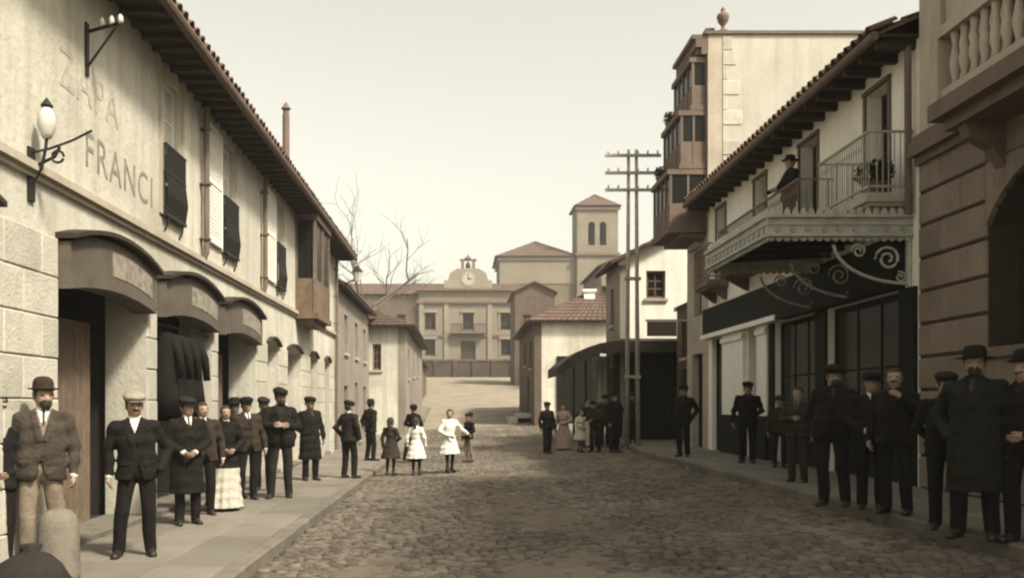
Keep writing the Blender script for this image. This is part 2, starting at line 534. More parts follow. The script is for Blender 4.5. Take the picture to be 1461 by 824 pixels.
while y < 46.0:
    x = KL + 0.09 + (0.065 if row % 2 else 0)
    wav = 0.05 * math.sin(y * 0.9) + 0.03 * math.sin(y * 2.3)
    while x < (KR - 0.05 if y < 26 else KR + 0.6):
        px = 660 + 1300 * x / max(y, 1)
        cx = x + jit.uniform(-0.016, 0.016)
        cy = y + jit.uniform(-0.010, 0.010) + 0.06 * math.sin(x * 1.3 + y * 0.35) + wav * 0.4
        cand.append((cx, cy, jit.randrange(14), jit.uniform(-0.28, 0.28) + (math.pi if jit.random() < 0.5 else 0), jit.uniform(-0.012, 0.007) + 0.014 * math.sin(cx * 1.9 + 0.7 * cy) * math.sin(cy * 0.8 - cx)))
        x += 0.134 + jit.uniform(-0.014, 0.014)
    y += 0.110
    row += 1
def in_view(c):
    px = 660 + 1300 * c[0] / c[1]
    py = 577 + 1300 * (1.7 - G(c[0], c[1])) / c[1]
    return 8 < px < 1452 and py < 822
vis = sorted([c for c in cand if in_view(c)], key=lambda c: c[1])
near_set = set(id(c) for c in vis[:300])
for c in cand:
    me, v, f = COBM[c[2]]
    gz = G(c[0], c[1]) + c[4] - 0.010 * rut(c[0], c[1])
    if id(c) in near_set:
        o = bpy.data.objects.new('cobble', me)
        col.objects.link(o)
        o.parent = road
        o.location = (c[0], c[1], gz)
        o.rotation_euler = (0, 0, c[3])
    else:
        ca, sa = math.cos(c[3]), math.sin(c[3])
        rest.add([(c[0] + p[0] * ca - p[1] * sa, c[1] + p[0] * sa + p[1] * ca, gz + p[2]) for p in v], f)
tag(ob('cobbles', rest, M_COB, road, smooth=True, normals=False), kind='stuff')

# ---- pavements with kerbs
def pave(name, pts_l, pts_r, top, m):
    """raised pavement between two lines given as [(y, x)]; solid down to the road bed"""
    mb = MB()
    ys = sorted(set([p[0] for p in pts_l] + [p[0] for p in pts_r]))
    def at(pts, y):
        return float(np.interp(y, [p[0] for p in pts], [p[1] for p in pts]))
    secs = []
    for y in ys:
        xl, xr = at(pts_l, y), at(pts_r, y)
        secs.append([(xl, y, -0.25), (xr, y, -0.25), (xr, y, top(xr, y)), (xl, y, top(xl, y))])
    v = [p for s_ in secs for p in s_]
    f = [(0, 1, 2, 3)]
    for k in range(len(secs) - 1):
        for i in range(4):
            f.append((k * 4 + i, k * 4 + (i + 1) % 4, k * 4 + 4 + (i + 1) % 4, k * 4 + 4 + i))
    f.append(tuple((len(secs) - 1) * 4 + i for i in range(4)))
    mb.add(v, f)
    return tag(ob(name, mb, m), kind='structure')
ZPL, ZPR = 0.13, 0.45
yy = [-2, 5, 10, 15, 20, 25, 30, 34] + list(range(35, 60, 2)) + [61]
pl = pave('pavement_left', [(y, XL - 0.3 if y < 42 else XL - 0.3) for y in yy], [(y, KL - 0.19) for y in yy], lambda x, y: ZPL + G(KL, y), M_PAVE)
yr = [-2, 5, 10, 15, 20, 25, 26, 28, 30, 32, 33.2]
def kerb_r(y):
    return KR if y < 26 else KR + (y - 26) * 0.07
pr = pave('pavement_right', [(y, kerb_r(y) + 0.19) for y in yr], [(y, XR + 0.3 if y < 31 else 9.0) for y in yr], lambda x, y: ZPR, M_PAVE)
pr2 = pave('pavement_shop_corner', [(y, 4.25) for y in (33.21, 36, 39, 42, 45)], [(y, 6.0) for y in (33.21, 36, 39, 42, 45)], lambda x, y: 0.40 + (G(4, y) - G(4, 33)), M_PAVE)
y = 2.0
while y < 35:
    L = 0.95 + jit.uniform(-0.12, 0.12)
    block('kerb_stone', KL - 0.19, KL + jit.uniform(-0.008, 0.008), y + 0.006, y + L - 0.006, -0.15, ZPL + 0.006 + jit.uniform(-0.006, 0.006), M_KERB, pl, 0.018)
    y += L
def flags(parent, x0, x1, ncol, y0, y1, top):
    w = (x1 - x0) / ncol
    for c_ in range(ncol):
        y = y0 - jit.uniform(0, 0.6)
        while y < y1:
            L = jit.choice((0.7, 0.9, 1.1))
            block('flagstone', x0 + c_ * w + 0.005, x0 + (c_ + 1) * w - 0.005, y + 0.005, min(y + L, y1) - 0.005, top - 0.05, top + 0.012 + jit.uniform(-0.006, 0.005), M_PAVE, parent, 0.010)
            y += L
flags(pl, XL + 0.03, KL - 0.195, 3, 4.5, 31, ZPL)
mbk = MB()
for y in range(35, 60):
    mbk.hexa([(KL - 0.19, y, 0), (KL, y, 0), (KL, y + 1, 0), (KL - 0.19, y + 1, 0), (KL - 0.19, y, ZPL + G(KL, y) + 0.006), (KL, y, ZPL + G(KL, y) + 0.006), (KL, y + 1, ZPL + G(KL, y + 1) + 0.006), (KL - 0.19, y + 1, ZPL + G(KL, y + 1) + 0.006)])
ob('kerb_run', mbk, M_KERB, pl)
flags(pr, KR + 0.195, XR - 0.03, 3, 6.5, 25.5, ZPR)
y = 2.0
while y < 25.4:
    L = 0.95 + jit.uniform(-0.12, 0.12)
    block('kerb_stone', KR + jit.uniform(-0.008, 0.008), KR + 0.19, y + 0.006, y + L - 0.006, -0.1, ZPR + 0.006 + jit.uniform(-0.006, 0.006), M_KERB, pr, 0.018)
    y += L
mbk = MB()
for (ya, yb) in ((y, 28), (28, 30), (30, 33.2)):
    xa, xb = kerb_r(ya), kerb_r(yb)
    mbk.hexa([(xa, ya, -0.1), (xa + 0.19, ya, -0.1), (xb + 0.19, yb, -0.1), (xb, yb, -0.1), (xa, ya, ZPR + 0.005), (xa + 0.19, ya, ZPR + 0.005), (xb + 0.19, yb, ZPR + 0.005), (xb, yb, ZPR + 0.005)])
ob('kerb_run', mbk, M_KERB, pr)

# ================================================================== LEFT SHOP BUILDING
FL = Fr((XL, 0, 0), (0, 1, 0), (1, 0, 0))
Y0L, Y1L, HL = 1.0, 31.0, 6.66
TH = 0.55
lb = thing('shop_building', (XL, 16, 0), 'long cream two storey shop building with arched doorways and deep dark eaves', 'building')
ARC = [(5.4, 8.1), (9.64, 12.37), (12.76, 15.6), (15.95, 18.9), (20.0, 21.3), (22.3, 24.2), (25.6, 26.9), (28.3, 29.4)]
holes = []
arches = []
for i, (p, q) in enumerate(ARC):
    crown, spring = (3.64, 3.44) if i < 4 else (3.16, 3.02)
    holes.append((p, q, ZPL - 0.2, crown))
    arches.append((p, q, spring, crown))
WIN = [(6.2, 7.1), (13.0, 13.9), (16.25, 17.2), (20.9, 21.8), (27.6, 28.5)]
for (p, q) in WIN:
    holes.append((p, q, 4.42, 6.45))
MIR = (23.4, 25.8)
holes.append((MIR[0] + 0.15, MIR[1] - 0.15, 4.1, 6.3))
front = wall_obj('front_wall', FL, Y0L, Y1L, -0.3, HL, TH, holes, M_PLASTER, lb, arches)
# shell: party walls, back, ceilings, floor
mb = MB()
mb.box(XL - 8, XL - TH - 0.002, Y0L, Y0L + 0.3, -0.3, HL)
mb.box(XL - 8, XL - TH - 0.002, Y1L - 0.3, Y1L, -0.3, HL)
mb.box(XL - 8.3, XL - 8.002, Y0L, Y1L, -0.3, HL)
ob('outer_wall', mb, M_PLASTER3, lb)
mb = MB()
mb.box(XL - 4.2, XL - 4.0, Y0L + 0.31, Y1L - 0.31, 0.0, HL)
for yp in (8.9, 12.57, 15.78, 19.4, 21.8, 24.9, 27.6):
    mb.box(XL - 3.998, XL - TH - 0.003, yp - 0.08, yp + 0.08, 0.21, 3.79)
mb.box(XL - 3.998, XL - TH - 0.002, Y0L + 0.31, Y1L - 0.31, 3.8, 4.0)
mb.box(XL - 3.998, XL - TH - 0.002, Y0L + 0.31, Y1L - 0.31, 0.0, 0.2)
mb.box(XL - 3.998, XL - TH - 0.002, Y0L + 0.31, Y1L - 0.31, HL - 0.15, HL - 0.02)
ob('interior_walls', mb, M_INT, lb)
# thresholds
for i, (p, q) in enumerate(ARC):
    block('threshold', p - 0.0 + 0.004, q - 0.004, -0.1, 0.22, -TH + 0.005, 0.06, M_KERB, lb, 0.015, FL)
# ashlar facing blocks of the piers and the reveals below the springing
ed = [Y0L] + [v for pq in ARC for v in pq] + [Y1L]
rr = random.Random(3)
for k in range(0, len(ed), 2):
    p, q = ed[k], ed[k + 1]
    if q - p < 0.15 or q < 4.5:
        continue
    z, c_i = 0.06, 0
    while z < (3.25 if k < 8 else 2.9):
        h = 0.425
        n = max(1, round((q - p) / 0.85))
        cuts = [p + (q - p) * t / n for t in range(n + 1)]
        if n > 1 and c_i % 2:
            cuts = [p] + [c_ - (q - p) / n * 0.5 for c_ in cuts[1:-1]] + [cuts[-2] + (q - p) / n * 0.5, q]
            cuts = [c_ for c_ in cuts if p <= c_ <= q]
        for a_, b_ in zip(cuts[:-1], cuts[1:]):
            block('ashlar_block', a_ + 0.006, b_ - 0.006, z + 0.005, z + h - 0.005, -0.02, 0.022 + rr.uniform(0, 0.008), M_ASHLAR, front, 0.012, FL)
        z += h
        c_i += 1
# string course and rail line under the first floor
mb = MB()
mb.fbox(FL, Y0L, Y1L, 4.02, 4.10, -0.01, 0.09)
mb.fbox(FL, Y0L, Y1L, 3.96, 4.018, -0.01, 0.045)
ob('string_course', mb, M_TRIM, lb)
# hood moulds and sign boards in the arch heads
def seg(p, q, spring, crown, n=14):
    mid = (p + q) / 2; hw = (q - p) / 2; rise = crown - spring
    rad = (hw * hw + rise * rise) / (2 * rise)
    return [(p + (q - p) * k / n, crown - rad + math.sqrt(max(0, rad * rad - (p + (q - p) * k / n - mid) ** 2))) for k in range(n + 1)]
for i, (p, q) in enumerate(ARC):
    spring, crown = arches[i][2], arches[i][3]
    mb = MB()
    hp_ = 0.24 if i < 4 else 0.09
    ap = seg(p - 0.03, q + 0.03, spring + 0.02, crown + 0.03)
    for (u0, v0), (u1, v1) in zip(ap[:-1], ap[1:]):
        mb.hexa([FL.pt(u0, v0, -0.005), FL.pt(u1, v1, -0.005), FL.pt(u1, v1, hp_), FL.pt(u0, v0, hp_), FL.pt(u0, v0 + 0.06, -0.005), FL.pt(u1, v1 + 0.06, -0.005), FL.pt(u1, v1 + 0.05, hp_), FL.pt(u0, v0 + 0.05, hp_)])
    ob('hood_mould', mb, M_WOODD, lb)
    if i < 4:
        top = seg(p + 0.01, q - 0.01, spring - 0.01, crown - 0.012)
        bot = seg(p + 0.01, q - 0.01, 2.93, 3.05)
        mb = MB()
        for k in range(len(top) - 1):
            (u0, t0), (u1, t1) = top[k], top[k + 1]
            b0_, b1_ = bot[k][1], bot[k + 1][1]
            mb.hexa([FL.pt(u0, b0_, -0.16), FL.pt(u1, b1_, -0.16), FL.pt(u1, b1_, 0.15), FL.pt(u0, b0_, 0.15), FL.pt(u0, t0, -0.16), FL.pt(u1, t1, -0.16), FL.pt(u1, t1, 0.15), FL.pt(u0, t0, 0.15)])
        sgn = ob('sign_board', mb, M_GREYP, lb)
        mb = MB()                                   # worn pale lettering ground on the far half of the board
        for k in range(6, len(top) - 2):
            (u0, t0), (u1, t1) = top[k], top[k + 1]
            b0_, b1_ = bot[k][1], bot[k + 1][1]
            w0, w1 = t0 - b0_, t1 - b1_
            mb.hexa([FL.pt(u0 - 0.0, b0_ + w0 * 0.30, 0.148), FL.pt(u1 + 0.0, b1_ + w1 * 0.30, 0.148), FL.pt(u1 + 0.0, b1_ + w1 * 0.30, 0.157), FL.pt(u0 - 0.0, b0_ + w0 * 0.30, 0.157),
                     FL.pt(u0 - 0.0, t0 - w0 * 0.2, 0.148), FL.pt(u1 + 0.0, t1 - w1 * 0.2, 0.148), FL.pt(u1 + 0.0, t1 - w1 * 0.2, 0.157), FL.pt(u0 - 0.0, t0 - w0 * 0.2, 0.157)])
        ob('worn_lettering', mb, M_SIGNL, sgn)
# doors in the openings
plank_door(lb, FL, 10.55, 11.75, 0.2, 2.75, -0.50, M_WOODB, 6)
plank_door(lb, FL, 9.66, 10.0, 0.2, 2.9, -0.30, M_WOODB, 2)
plank_door(lb, FL, 12.80, 13.15, 0.2, 2.9, -0.40, M_WOODD, 2)
plank_door(lb, FL, 16.0, 16.5, 0.2, 2.9, -0.38, M_WOODD, 3)
plank_door(lb, FL, 17.3, 18.3, 0.2, 2.7, -0.52, M_WOODB, 5)
plank_door(lb, FL, 20.02, 21.28, 0.2, 2.95, -0.45, M_WOODB, 6)
plank_door(lb, FL, 22.9, 24.18, 0.2, 2.95, -0.45, M_WOODB, 6)
plank_door(lb, FL, 25.62, 26.88, 0.2, 2.95, -0.35, M_WOODD, 6)
plank_door(lb, FL, 28.32, 29.38, 0.2, 2.95, -0.35, M_WOODD, 5)
# upper windows, balconets, shutters
def balconet(parent, fr, a0, a1, z0, z1, proj, m, step=0.075):
    mb = MB()
    mb.fbox(fr, a0, a1, z0, z0 + 0.05, -0.01, proj + 0.02)
    r_ = 0.011
    n = max(2, int((a1 - a0) / step))
    for k in range(n + 1):
        a = a0 + 0.02 + (a1 - a0 - 0.04) * k / n
        mb.tube([fr.pt(a, z0 + 0.05, proj), fr.pt(a, z0 + 0.3 * (z1 - z0), proj + 0.035), fr.pt(a, z0 + 0.6 * (z1 - z0), proj), fr.pt(a, z1, proj)], r_, 5)
    for a in (a0 + 0.02, a1 - 0.02):
        for t in (0.33, 0.66):
            mb.tube([fr.pt(a, z0 + 0.05, proj * t), fr.pt(a, z1, proj * t)], r_, 5)
    for z in (z1, z0 + 0.62 * (z1 - z0), z0 + 0.12):
        mb.fbox(fr, a0, a1, z - 0.012, z + 0.018, proj - 0.014, proj + 0.014)
        mb.fbox(fr, a0, a0 + 0.03, z - 0.012, z + 0.018, -0.01, proj - 0.015)
        mb.fbox(fr, a1 - 0.03, a1, z - 0.012, z + 0.018, -0.01, proj - 0.015)
    # scroll under the ledge
    for a in (a0 + 0.12, a1 - 0.12):
        mb.tube([fr.pt(a, z0, proj), fr.pt(a, z0 - 0.10, proj * 0.8), fr.pt(a, z0 - 0.16, proj * 0.4), fr.pt(a, z0 - 0.2, 0.0)], 0.016, 5)
    return ob('balconet', mb, m, parent)
def shutter(parent, fr, a0, a1, b0, b1, m, c0=0.012):
    mb = MB()
    mb.fbox(fr, a0, a1, b0, b1, c0, c0 + 0.02)
    for (x0, x1) in ((a0, a0 + 0.06), (a1 - 0.06, a1)):
        mb.fbox(fr, x0, x1, b0, b1, c0 + 0.021, c0 + 0.05)
    for z in (b0, (b0 + b1) / 2, b1 - 0.07):
        mb.fbox(fr, a0 + 0.061, a1 - 0.061, z, z + 0.07, c0 + 0.021, c0 + 0.049)
    s_ = ob('shutter', mb, m, parent)
    z = b0 + 0.09
    sl = MB()
    while z < b1 - 0.1:
        sl.fbox(fr, a0 + 0.061, a1 - 0.061, z, z + 0.045, c0 + 0.021, c0 + 0.036)
        z += 0.065
    tag(ob('louvres', sl, m, s_), kind='stuff')
    return s_
for i, (p, q) in enumerate(WIN):
    windowp(lb, FL, p + 0.005, q - 0.005, 4.45, 6.44, -0.10, 2, 4, M_WHITEP, 0.07, 0.5)
    balconet(lb, FL, p + 0.0, q + 0.02, 4.40, 5.42, 0.07, M_IRON, 0.04)
    mb = MB()
    mb.fbox(FL, p - 0.10, p - 0.002, 4.42, 6.50, -0.01, 0.03); mb.fbox(FL, q + 0.002, q + 0.10, 4.42, 6.50, -0.01, 0.03)
    ob('window_surround', mb, M_TRIM, lb)
shutter(lb, FL, 15.12, 16.12, 4.45, 6.44, M_WHITEP)
shutter(lb, FL, 19.75, 20.75, 4.45, 6.44, M_WHITEP)
for yd in (14.95, 19.4, 30.4):
    mb = MB()
    mb.tube([FL.pt(yd, 6.58, 0.12), FL.pt(yd, 6.3, 0.10), FL.pt(yd, 4.2, 0.10)] + ([FL.pt(yd, 0.2, 0.10)] if yd > 30 else [FL.pt(yd, 4.1, 0.06)]), 0.05, 8)
    for z in (6.2, 5.3, 4.4):
        mb.fbox(FL, yd - 0.07, yd + 0.07, z, z + 0.03, -0.01, 0.16)
    ob('downpipe', mb, M_TRIMB, lb)
# glazed bay
bay = MB()
FB = Fr((XL + 0.55, 0, 0), (0, 1, 0), (1, 0, 0))
bay.fbox(FB, MIR[0], MIR[1], 3.92, 4.06, -0.548, 0.04)
bay.fbox(FB, MIR[0] + 0.15, MIR[1] - 0.15, 3.80, 3.92, -0.548, -0.1)
for a in (MIR[0], MIR[0] + 1.16, MIR[1] - 0.08):
    bay.fbox(FB, a, a + 0.08, 4.06, 6.45, -0.09, -0.01)
bay.fbox(FB, MIR[0], MIR[0] + 0.08, 4.06, 6.45, -0.548, -0.49); bay.fbox(FB, MIR[1] - 0.08, MIR[1], 4.06, 6.45, -0.548, -0.49)
bay.fbox(FB, MIR[0], MIR[1], 6.45, 6.60, -0.548, 0.03)
bo = ob('glazed_bay', bay, M_WOODB, lb)
for (a0, a1) in ((MIR[0] + 0.082, MIR[0] + 1.158), (MIR[0] + 1.242, MIR[1] - 0.082)):
    mb = MB(); mb.fbox(FB, a0, a1, 4.06, 4.95, -0.075, -0.03); ob('panel', mb, M_WOODB, bo)
    for k in range(3):
        mb = MB(); w = (a1 - a0) / 3; mb.fbox(FB, a0 + k * w + 0.02, a0 + (k + 1) * w - 0.02, 4.97, 6.43, -0.06, -0.05); ob('pane', mb, M_GLASS, bo)
FS = Fr((0, MIR[0], 0), (1, 0, 0), (0, -1, 0))
mb = MB(); mb.fbox(FS, XL + 0.062, XL + 0.458, 4.06, 4.95, -0.06, -0.02); ob('panel', mb, M_WOODB, bo)
mb = MB(); mb.fbox(FS, XL + 0.07, XL + 0.25, 4.97, 6.43, -0.05, -0.04); ob('pane', mb, M_GLASS, bo)
mb = MB(); mb.fbox(FS, XL + 0.27, XL + 0.45, 4.97, 6.43, -0.05, -0.04); ob('pane', mb, M_GLASS, bo)
# eaves, rafters, roof
EX, EZ = XL + 0.58, 6.62
mb = MB()
mb.box(XL - 0.3, EX, Y0L - 0.3, Y1L + 0.35, HL + 0.02, HL + 0.06)
ob('eaves_board', mb, M_WOODD, lb)
y = Y0L
while y < Y1L:
    block('rafter_end', XL - 0.02, EX - 0.03, y, y + 0.09, HL - 0.06, HL + 0.019, M_WOODD, lb, 0.01)
    y += 0.40
mb = MB(); mb.tube([(EX + 0.05, Y0L - 0.3, HL + 0.03), (EX + 0.05, Y1L + 0.35, HL + 0.03)], 0.065, 8)
ob('gutter', mb, M_TRIMB, lb)
tile_roof('roof', lb, (EX - 0.05, Y0L - 0.3, HL + 0.09), (EX - 0.05, Y1L + 0.35, HL + 0.09), (XL - 3.9, Y0L - 0.3, HL + 2.1), (XL - 3.9, Y1L + 0.35, HL + 2.1), M_TILE, 0.26)
tile_roof('roof', lb, (XL - 8.6, Y0L - 0.3, HL + 0.09), (XL - 8.6, Y1L + 0.35, HL + 0.09), (XL - 3.91, Y0L - 0.3, HL + 2.1), (XL - 3.91, Y1L + 0.35, HL + 2.1), M_TILE, 0.5, 1.0)
mb = MB()
for yg in (Y0L, Y1L - 0.3):
    mb = MB(); mb.prism([(XL, yg, HL + 0.061), (XL - 3.9, yg, HL + 2.0), (XL - 8.3, yg, HL + 0.061)], (0, 0.3, 0)); ob('gable', mb, M_PLASTER3, lb)
# single clay tiles along the eaves
def half_tile(L=0.45, r=0.10, th=0.016, n=6):
    v, f = [], []
    for s_ in (0, 1):
        for rad in (r * (1 if s_ == 0 else 0.82), (r - th) * (1 if s_ == 0 else 0.82)):
            for k in range(n + 1):
                a = math.pi * k / n
                v.append((s_ * -L, rad * math.cos(a), rad * math.sin(a)))
    m_ = n + 1
    for k in range(n):
        f += [(k, k + 1, 2 * m_ + k + 1, 2 * m_ + k), (m_ + k + 1, m_ + k, 3 * m_ + k, 3 * m_ + k + 1), (k + 1, k, m_ + k, m_ + k + 1), (2 * m_ + k, 2 * m_ + k + 1, 3 * m_ + k + 1, 3 * m_ + k)]
    f += [(0, 2 * m_, 3 * m_, m_), (n, m_ + n, 3 * m_ + n, 2 * m_ + n)]
    me = bpy.data.meshes.new('roof_tile')
    me.from_pydata(v, [], f); me.materials.append(M_TILE)
    return me
TILE = half_tile()
def eave_tiles(parent, x, y0, y1, z, step, tilt, flip=False):
    y = y0
    while y < y1:
        o = bpy.data.objects.new('roof_tile', TILE)
        col.objects.link(o)
        o.parent = parent
        o.location = Vector((x, y + rr.uniform(-0.025, 0.025), z + rr.uniform(-0.014, 0.014))) - world_loc(parent)
        o.rotation_euler = (0, tilt, math.pi if flip else rr.uniform(-0.05, 0.05))
        y += step
eave_tiles(lb, EX + 0.07, Y0L - 0.2, Y1L + 0.3, HL + 0.10, 0.26, math.atan2(2.0, 4.43))
# stove pipe above the roof
mb = MB()
mb.lathe((-5.0, 25.8, 0), [(0.10, 6.9), (0.10, 9.9), (0.085, 9.9), (0.085, 10.05), (0.14, 10.06), (0.02, 10.25)], 10)
ob('stove_pipe', mb, M_TRIMB, lb)
mb = MB(); mb.box(-5.3, -4.7, 25.5, 26.1, 6.8, 7.5); ob('chimney_base', mb, M_TRIMB, lb)
# painted letters on the wall
def letters(txt, y, z, size, m, name='painted_lettering'):
    cu = bpy.data.curves.new('t', 'FONT')
    cu.body = txt; cu.size = size; cu.extrude = 0.001; cu.space_character = 1.15
    t = bpy.data.objects.new('t', cu)
    col.objects.link(t)
    dg = bpy.context.evaluated_depsgraph_get(); dg.update()
    me = bpy.data.meshes.new_from_object(t.evaluated_get(dg))
    bpy.data.objects.remove(t)
    me.transform(Matrix(((0, 0, 1, XL + 0.004), (1, 0, 0, y), (0, 1, 0, z), (0, 0, 0, 1))))
    me.materials.clear(); me.materials.append(m)
    return raw_obj(name, me, front)
letters('FRANCI', 10.35, 4.42, 0.60, M_PAINTL)
M_PAINTF = mat('ghost_letter_paint', (0.40, 0.365, 0.30), 0.9, 0.25, 7, 0.0, 1)
letters('ZAPA', 9.7, 5.12, 0.62, M_PAINTF)

# wall lamp
wl = thing('wall_lamp', (XL, 9.05, 3.95), 'iron wall lamp with white globe and curled bracket on the cream wall', 'lamp')
mb = MB()
X0 = XL
mb.box(X0 - 0.01, X0 + 0.03, 8.99, 9.11, 3.72, 4.25)
mb.tube([(X0 + 0.02, 9.05, 3.85), (X0 + 0.12, 9.05, 4.05), (X0 + 0.16, 9.05, 4.25), (X0 + 0.17, 9.05, 4.36)], 0.016, 6)
mb.tube([(X0 + 0.02, 9.05, 4.2), (X0 + 0.2, 9.05, 4.24), (X0 + 0.42, 9.05, 4.32), (X0 + 0.62, 9.05, 4.42)], 0.012, 6)
mb.tube([(X0 + 0.02, 9.05, 4.05), (X0 + 0.25, 9.05, 4.16), (X0 + 0.30, 9.05, 4.26)], 0.016, 6)
mb.tube([(X0 + 0.28 + 0.06 * math.cos(t), 9.05, 4.16 + 0.06 * math.sin(t)) for t in np.linspace(0, 6, 10)], 0.014, 5)
ob('bracket', mb, M_IRON, wl)
mb = MB()
mb.lathe((X0 + 0.17, 9.05, 4.34), [(0.04, 0), (0.06, 0.04), (0.085, 0.11), (0.09, 0.18), (0.075, 0.25), (0.045, 0.30), (0.035, 0.31)], 16)
ob('globe', mb, M_GLOBE, wl, smooth=True)
mb = MB(); mb.lathe((X0 + 0.17, 9.05, 4.645), [(0.05, 0), (0.06, 0.02), (0.02, 0.08), (0.005, 0.1)], 12); ob('cap', mb, M_IRON, wl)
# wire bracket high on the wall
wb = thing('wire_bracket', (XL, 10.4, 5.7), 'dark iron wire bracket with insulators high on the cream wall under the eaves', 'bracket')
mb = MB()
mb.box(XL - 0.01, XL + 0.025, 10.36, 10.44, 5.45, 6.05)
mb.tube([(XL + 0.02, 10.4, 5.95), (XL + 0.45, 10.3, 6.02)], 0.02, 6)
mb.tube([(XL + 0.02, 10.4, 5.55), (XL + 0.40, 10.31, 6.0)], 0.014, 6)
ob('arm', mb, M_IRON, wb)
for t in (0.2, 0.32, 0.43):
    mb = MB(); mb.lathe((XL + t, 10.4 - t * 0.22, 6.0 + t * 0.05 - 0.02), [(0.02, 0), (0.035, 0.03), (0.03, 0.08), (0.012, 0.11)], 8); ob('insulator', mb, M_GLOBE, wb, smooth=True)
# corner lamp at the far end
cl = thing('corner_lamp', (XL, 30.7, 5.0), 'pale glass street lantern on the far corner of the cream shop building', 'lamp')
mb = MB()
mb.tube([(XL + 0.0, 30.7, 5.4), (XL + 0.5, 30.7, 5.85), (XL + 0.75, 30.7, 5.9)], 0.025, 6)
ob('bracket', mb, M_IRON, cl)
mb = MB(); mb.lathe((XL + 0.75, 30.7, 5.85), [(0.08, 0), (0.17, 0.32), (0.165, 0.33)], 6); ob('lantern_glass', mb, M_GLOBE, cl)
mb = MB(); mb.lathe((XL + 0.75, 30.7, 6.18), [(0.2, 0), (0.1, 0.12), (0.04, 0.2)], 6); ob('cap', mb, M_IRON, cl)

# ================================================================== OTHER HOUSES
def simple_house(name, label, x0, x1, y0, y1, z0, h, m, side, wins=(), roof='gable_y', rh=1.8, over=0.35, rm=None, group=None, fwins=(), doors=(), pitch=0.3, sm=None):
    """house body x0..x1, y0..y1; 'side' = street front on 'R' (x1) or 'L' (x0); wins on the street front (y0,y1,z0,z1), fwins on the camera side (x0,x1,z0,z1)"""
    rm = rm or M_TILEFAR
    cx, cy = (x0 + x1) / 2, (y0 + y1) / 2
    t = thing(name, (cx, cy, z0), label, 'house', group)
    xf = x1 if side == 'R' else x0
    fs_ = Fr((xf, 0, 0), (0, 1, 0), (1 if side == 'R' else -1, 0, 0))
    ff = Fr((0, y0, 0), (1, 0, 0), (0, -1, 0))
    hl = [tuple(w[:4]) for w in wins] + [tuple(d[:4]) for d in doors]
    th = 0.35
    wall_obj('street_wall', fs_, y0 + 0.0, y1, z0 - 0.6, h, th, hl, sm or m, t)
    xa, xb = (x0, x1 - th - 0.002) if side == 'R' else (x0 + th + 0.002, x1)
    wall_obj('end_wall', ff, xa, xb, z0 - 0.6, h, th, [tuple(w[:4]) for w in fwins], m, t)
    mb = MB()
    mb.box(xa, xb, y1 - th, y1, z0 - 0.6, h)
    xk = (x0, x0 + th) if side == 'R' else (x1 - th, x1)
    mb.box(xk[0], xk[1], y0 + th + 0.002, y1 - th - 0.002, z0 - 0.6, h)
    mb.box(x0 + th + 0.003, x1 - th - 0.003, y0 + th + 0.003, y1 - th - 0.003, h - 0.2, h - 0.01)
    ob('rear_wall', mb, m, t)
    for w in wins:
        windowp(t, fs_, w[0], w[1], w[2], w[3], -0.12, 2, 3, M_WOODB, 0.08)
    for w in fwins:
        windowp(t, ff, w[0], w[1], w[2], w[3], -0.12, 2, 3, M_WOODB, 0.08)
    for d in doors:
        plank_door(t, fs_, d[0], d[1], d[2], d[3], -0.12, M_WOODD)
    for fr_, ws in ((fs_, wins), (ff, fwins)):
        for w in ws:
            mb = MB(); mb.fbox(fr_, w[0] - 0.08, w[1] + 0.08, w[2] - 0.1, w[2] - 0.002, -0.01, 0.08); ob('sill', mb, M_TRIM, t)
    o = over
    if roof == 'gable_y':
        xm = cx
        tile_roof('roof', t, (x1 + o, y0 - o, h + 0.03), (x1 + o, y1 + o, h + 0.03), (xm, y0 - o, h + rh), (xm, y1 + o, h + rh), rm, pitch)
        tile_roof('roof', t, (x0 - o, y0 - o, h + 0.03), (x0 - o, y1 + o, h + 0.03), (xm - 0.01, y0 - o, h + rh), (xm - 0.01, y1 + o, h + rh), rm, pitch)
        mb = MB()
        zt = h + rh - 0.07
        ze = h + rh * o / ((x1 - x0) / 2 + o) - 0.05
        for yg in (y0, y1 - th):
            mb = MB(); mb.prism([(x0, yg, h + 0.001), (x1, yg, h + 0.001), (x1, yg, ze), (xm, yg, zt), (x0, yg, ze)], (0, th, 0)); ob('gable', mb, m, t)
    else:
        half = min(x1 - x0, y1 - y0) / 2 + o
        ins = half
        if (x1 - x0) > (y1 - y0):
            ra, rb = (x0 - o + ins, cy), (x1 + o - ins, cy)
        else:
            ra, rb = (cx, y0 - o + ins), (cx, y1 + o - ins)
        C4 = [(x0 - o, y0 - o), (x1 + o, y0 - o), (x1 + o, y1 + o), (x0 - o, y1 + o)]
        def near(c):
            return ra if (c[0] - ra[0]) ** 2 + (c[1] - ra[1]) ** 2 <= (c[0] - rb[0]) ** 2 + (c[1] - rb[1]) ** 2 else rb
        for k in range(4):
            a, b = C4[k], C4[(k + 1) % 4]
            na, nb = near(a), near(b)
            if k == 0 and (x1 - x0) <= (y1 - y0): na = nb = ra
            if k == 2 and (x1 - x0) <= (y1 - y0): na = nb = rb
            tile_roof('roof', t, (a[0], a[1], h + 0.05), (b[0], b[1], h + 0.05), (na[0], na[1], h + rh), (nb[0], nb[1], h + rh), rm, pitch)
        mb = MB(); mb.box(x0 - o + 0.02, x1 + o - 0.02, y0 - o + 0.02, y1 + o - 0.02, h + 0.001, h + 0.03); ob('eaves_board', mb, M_WOODD, t)
    return t

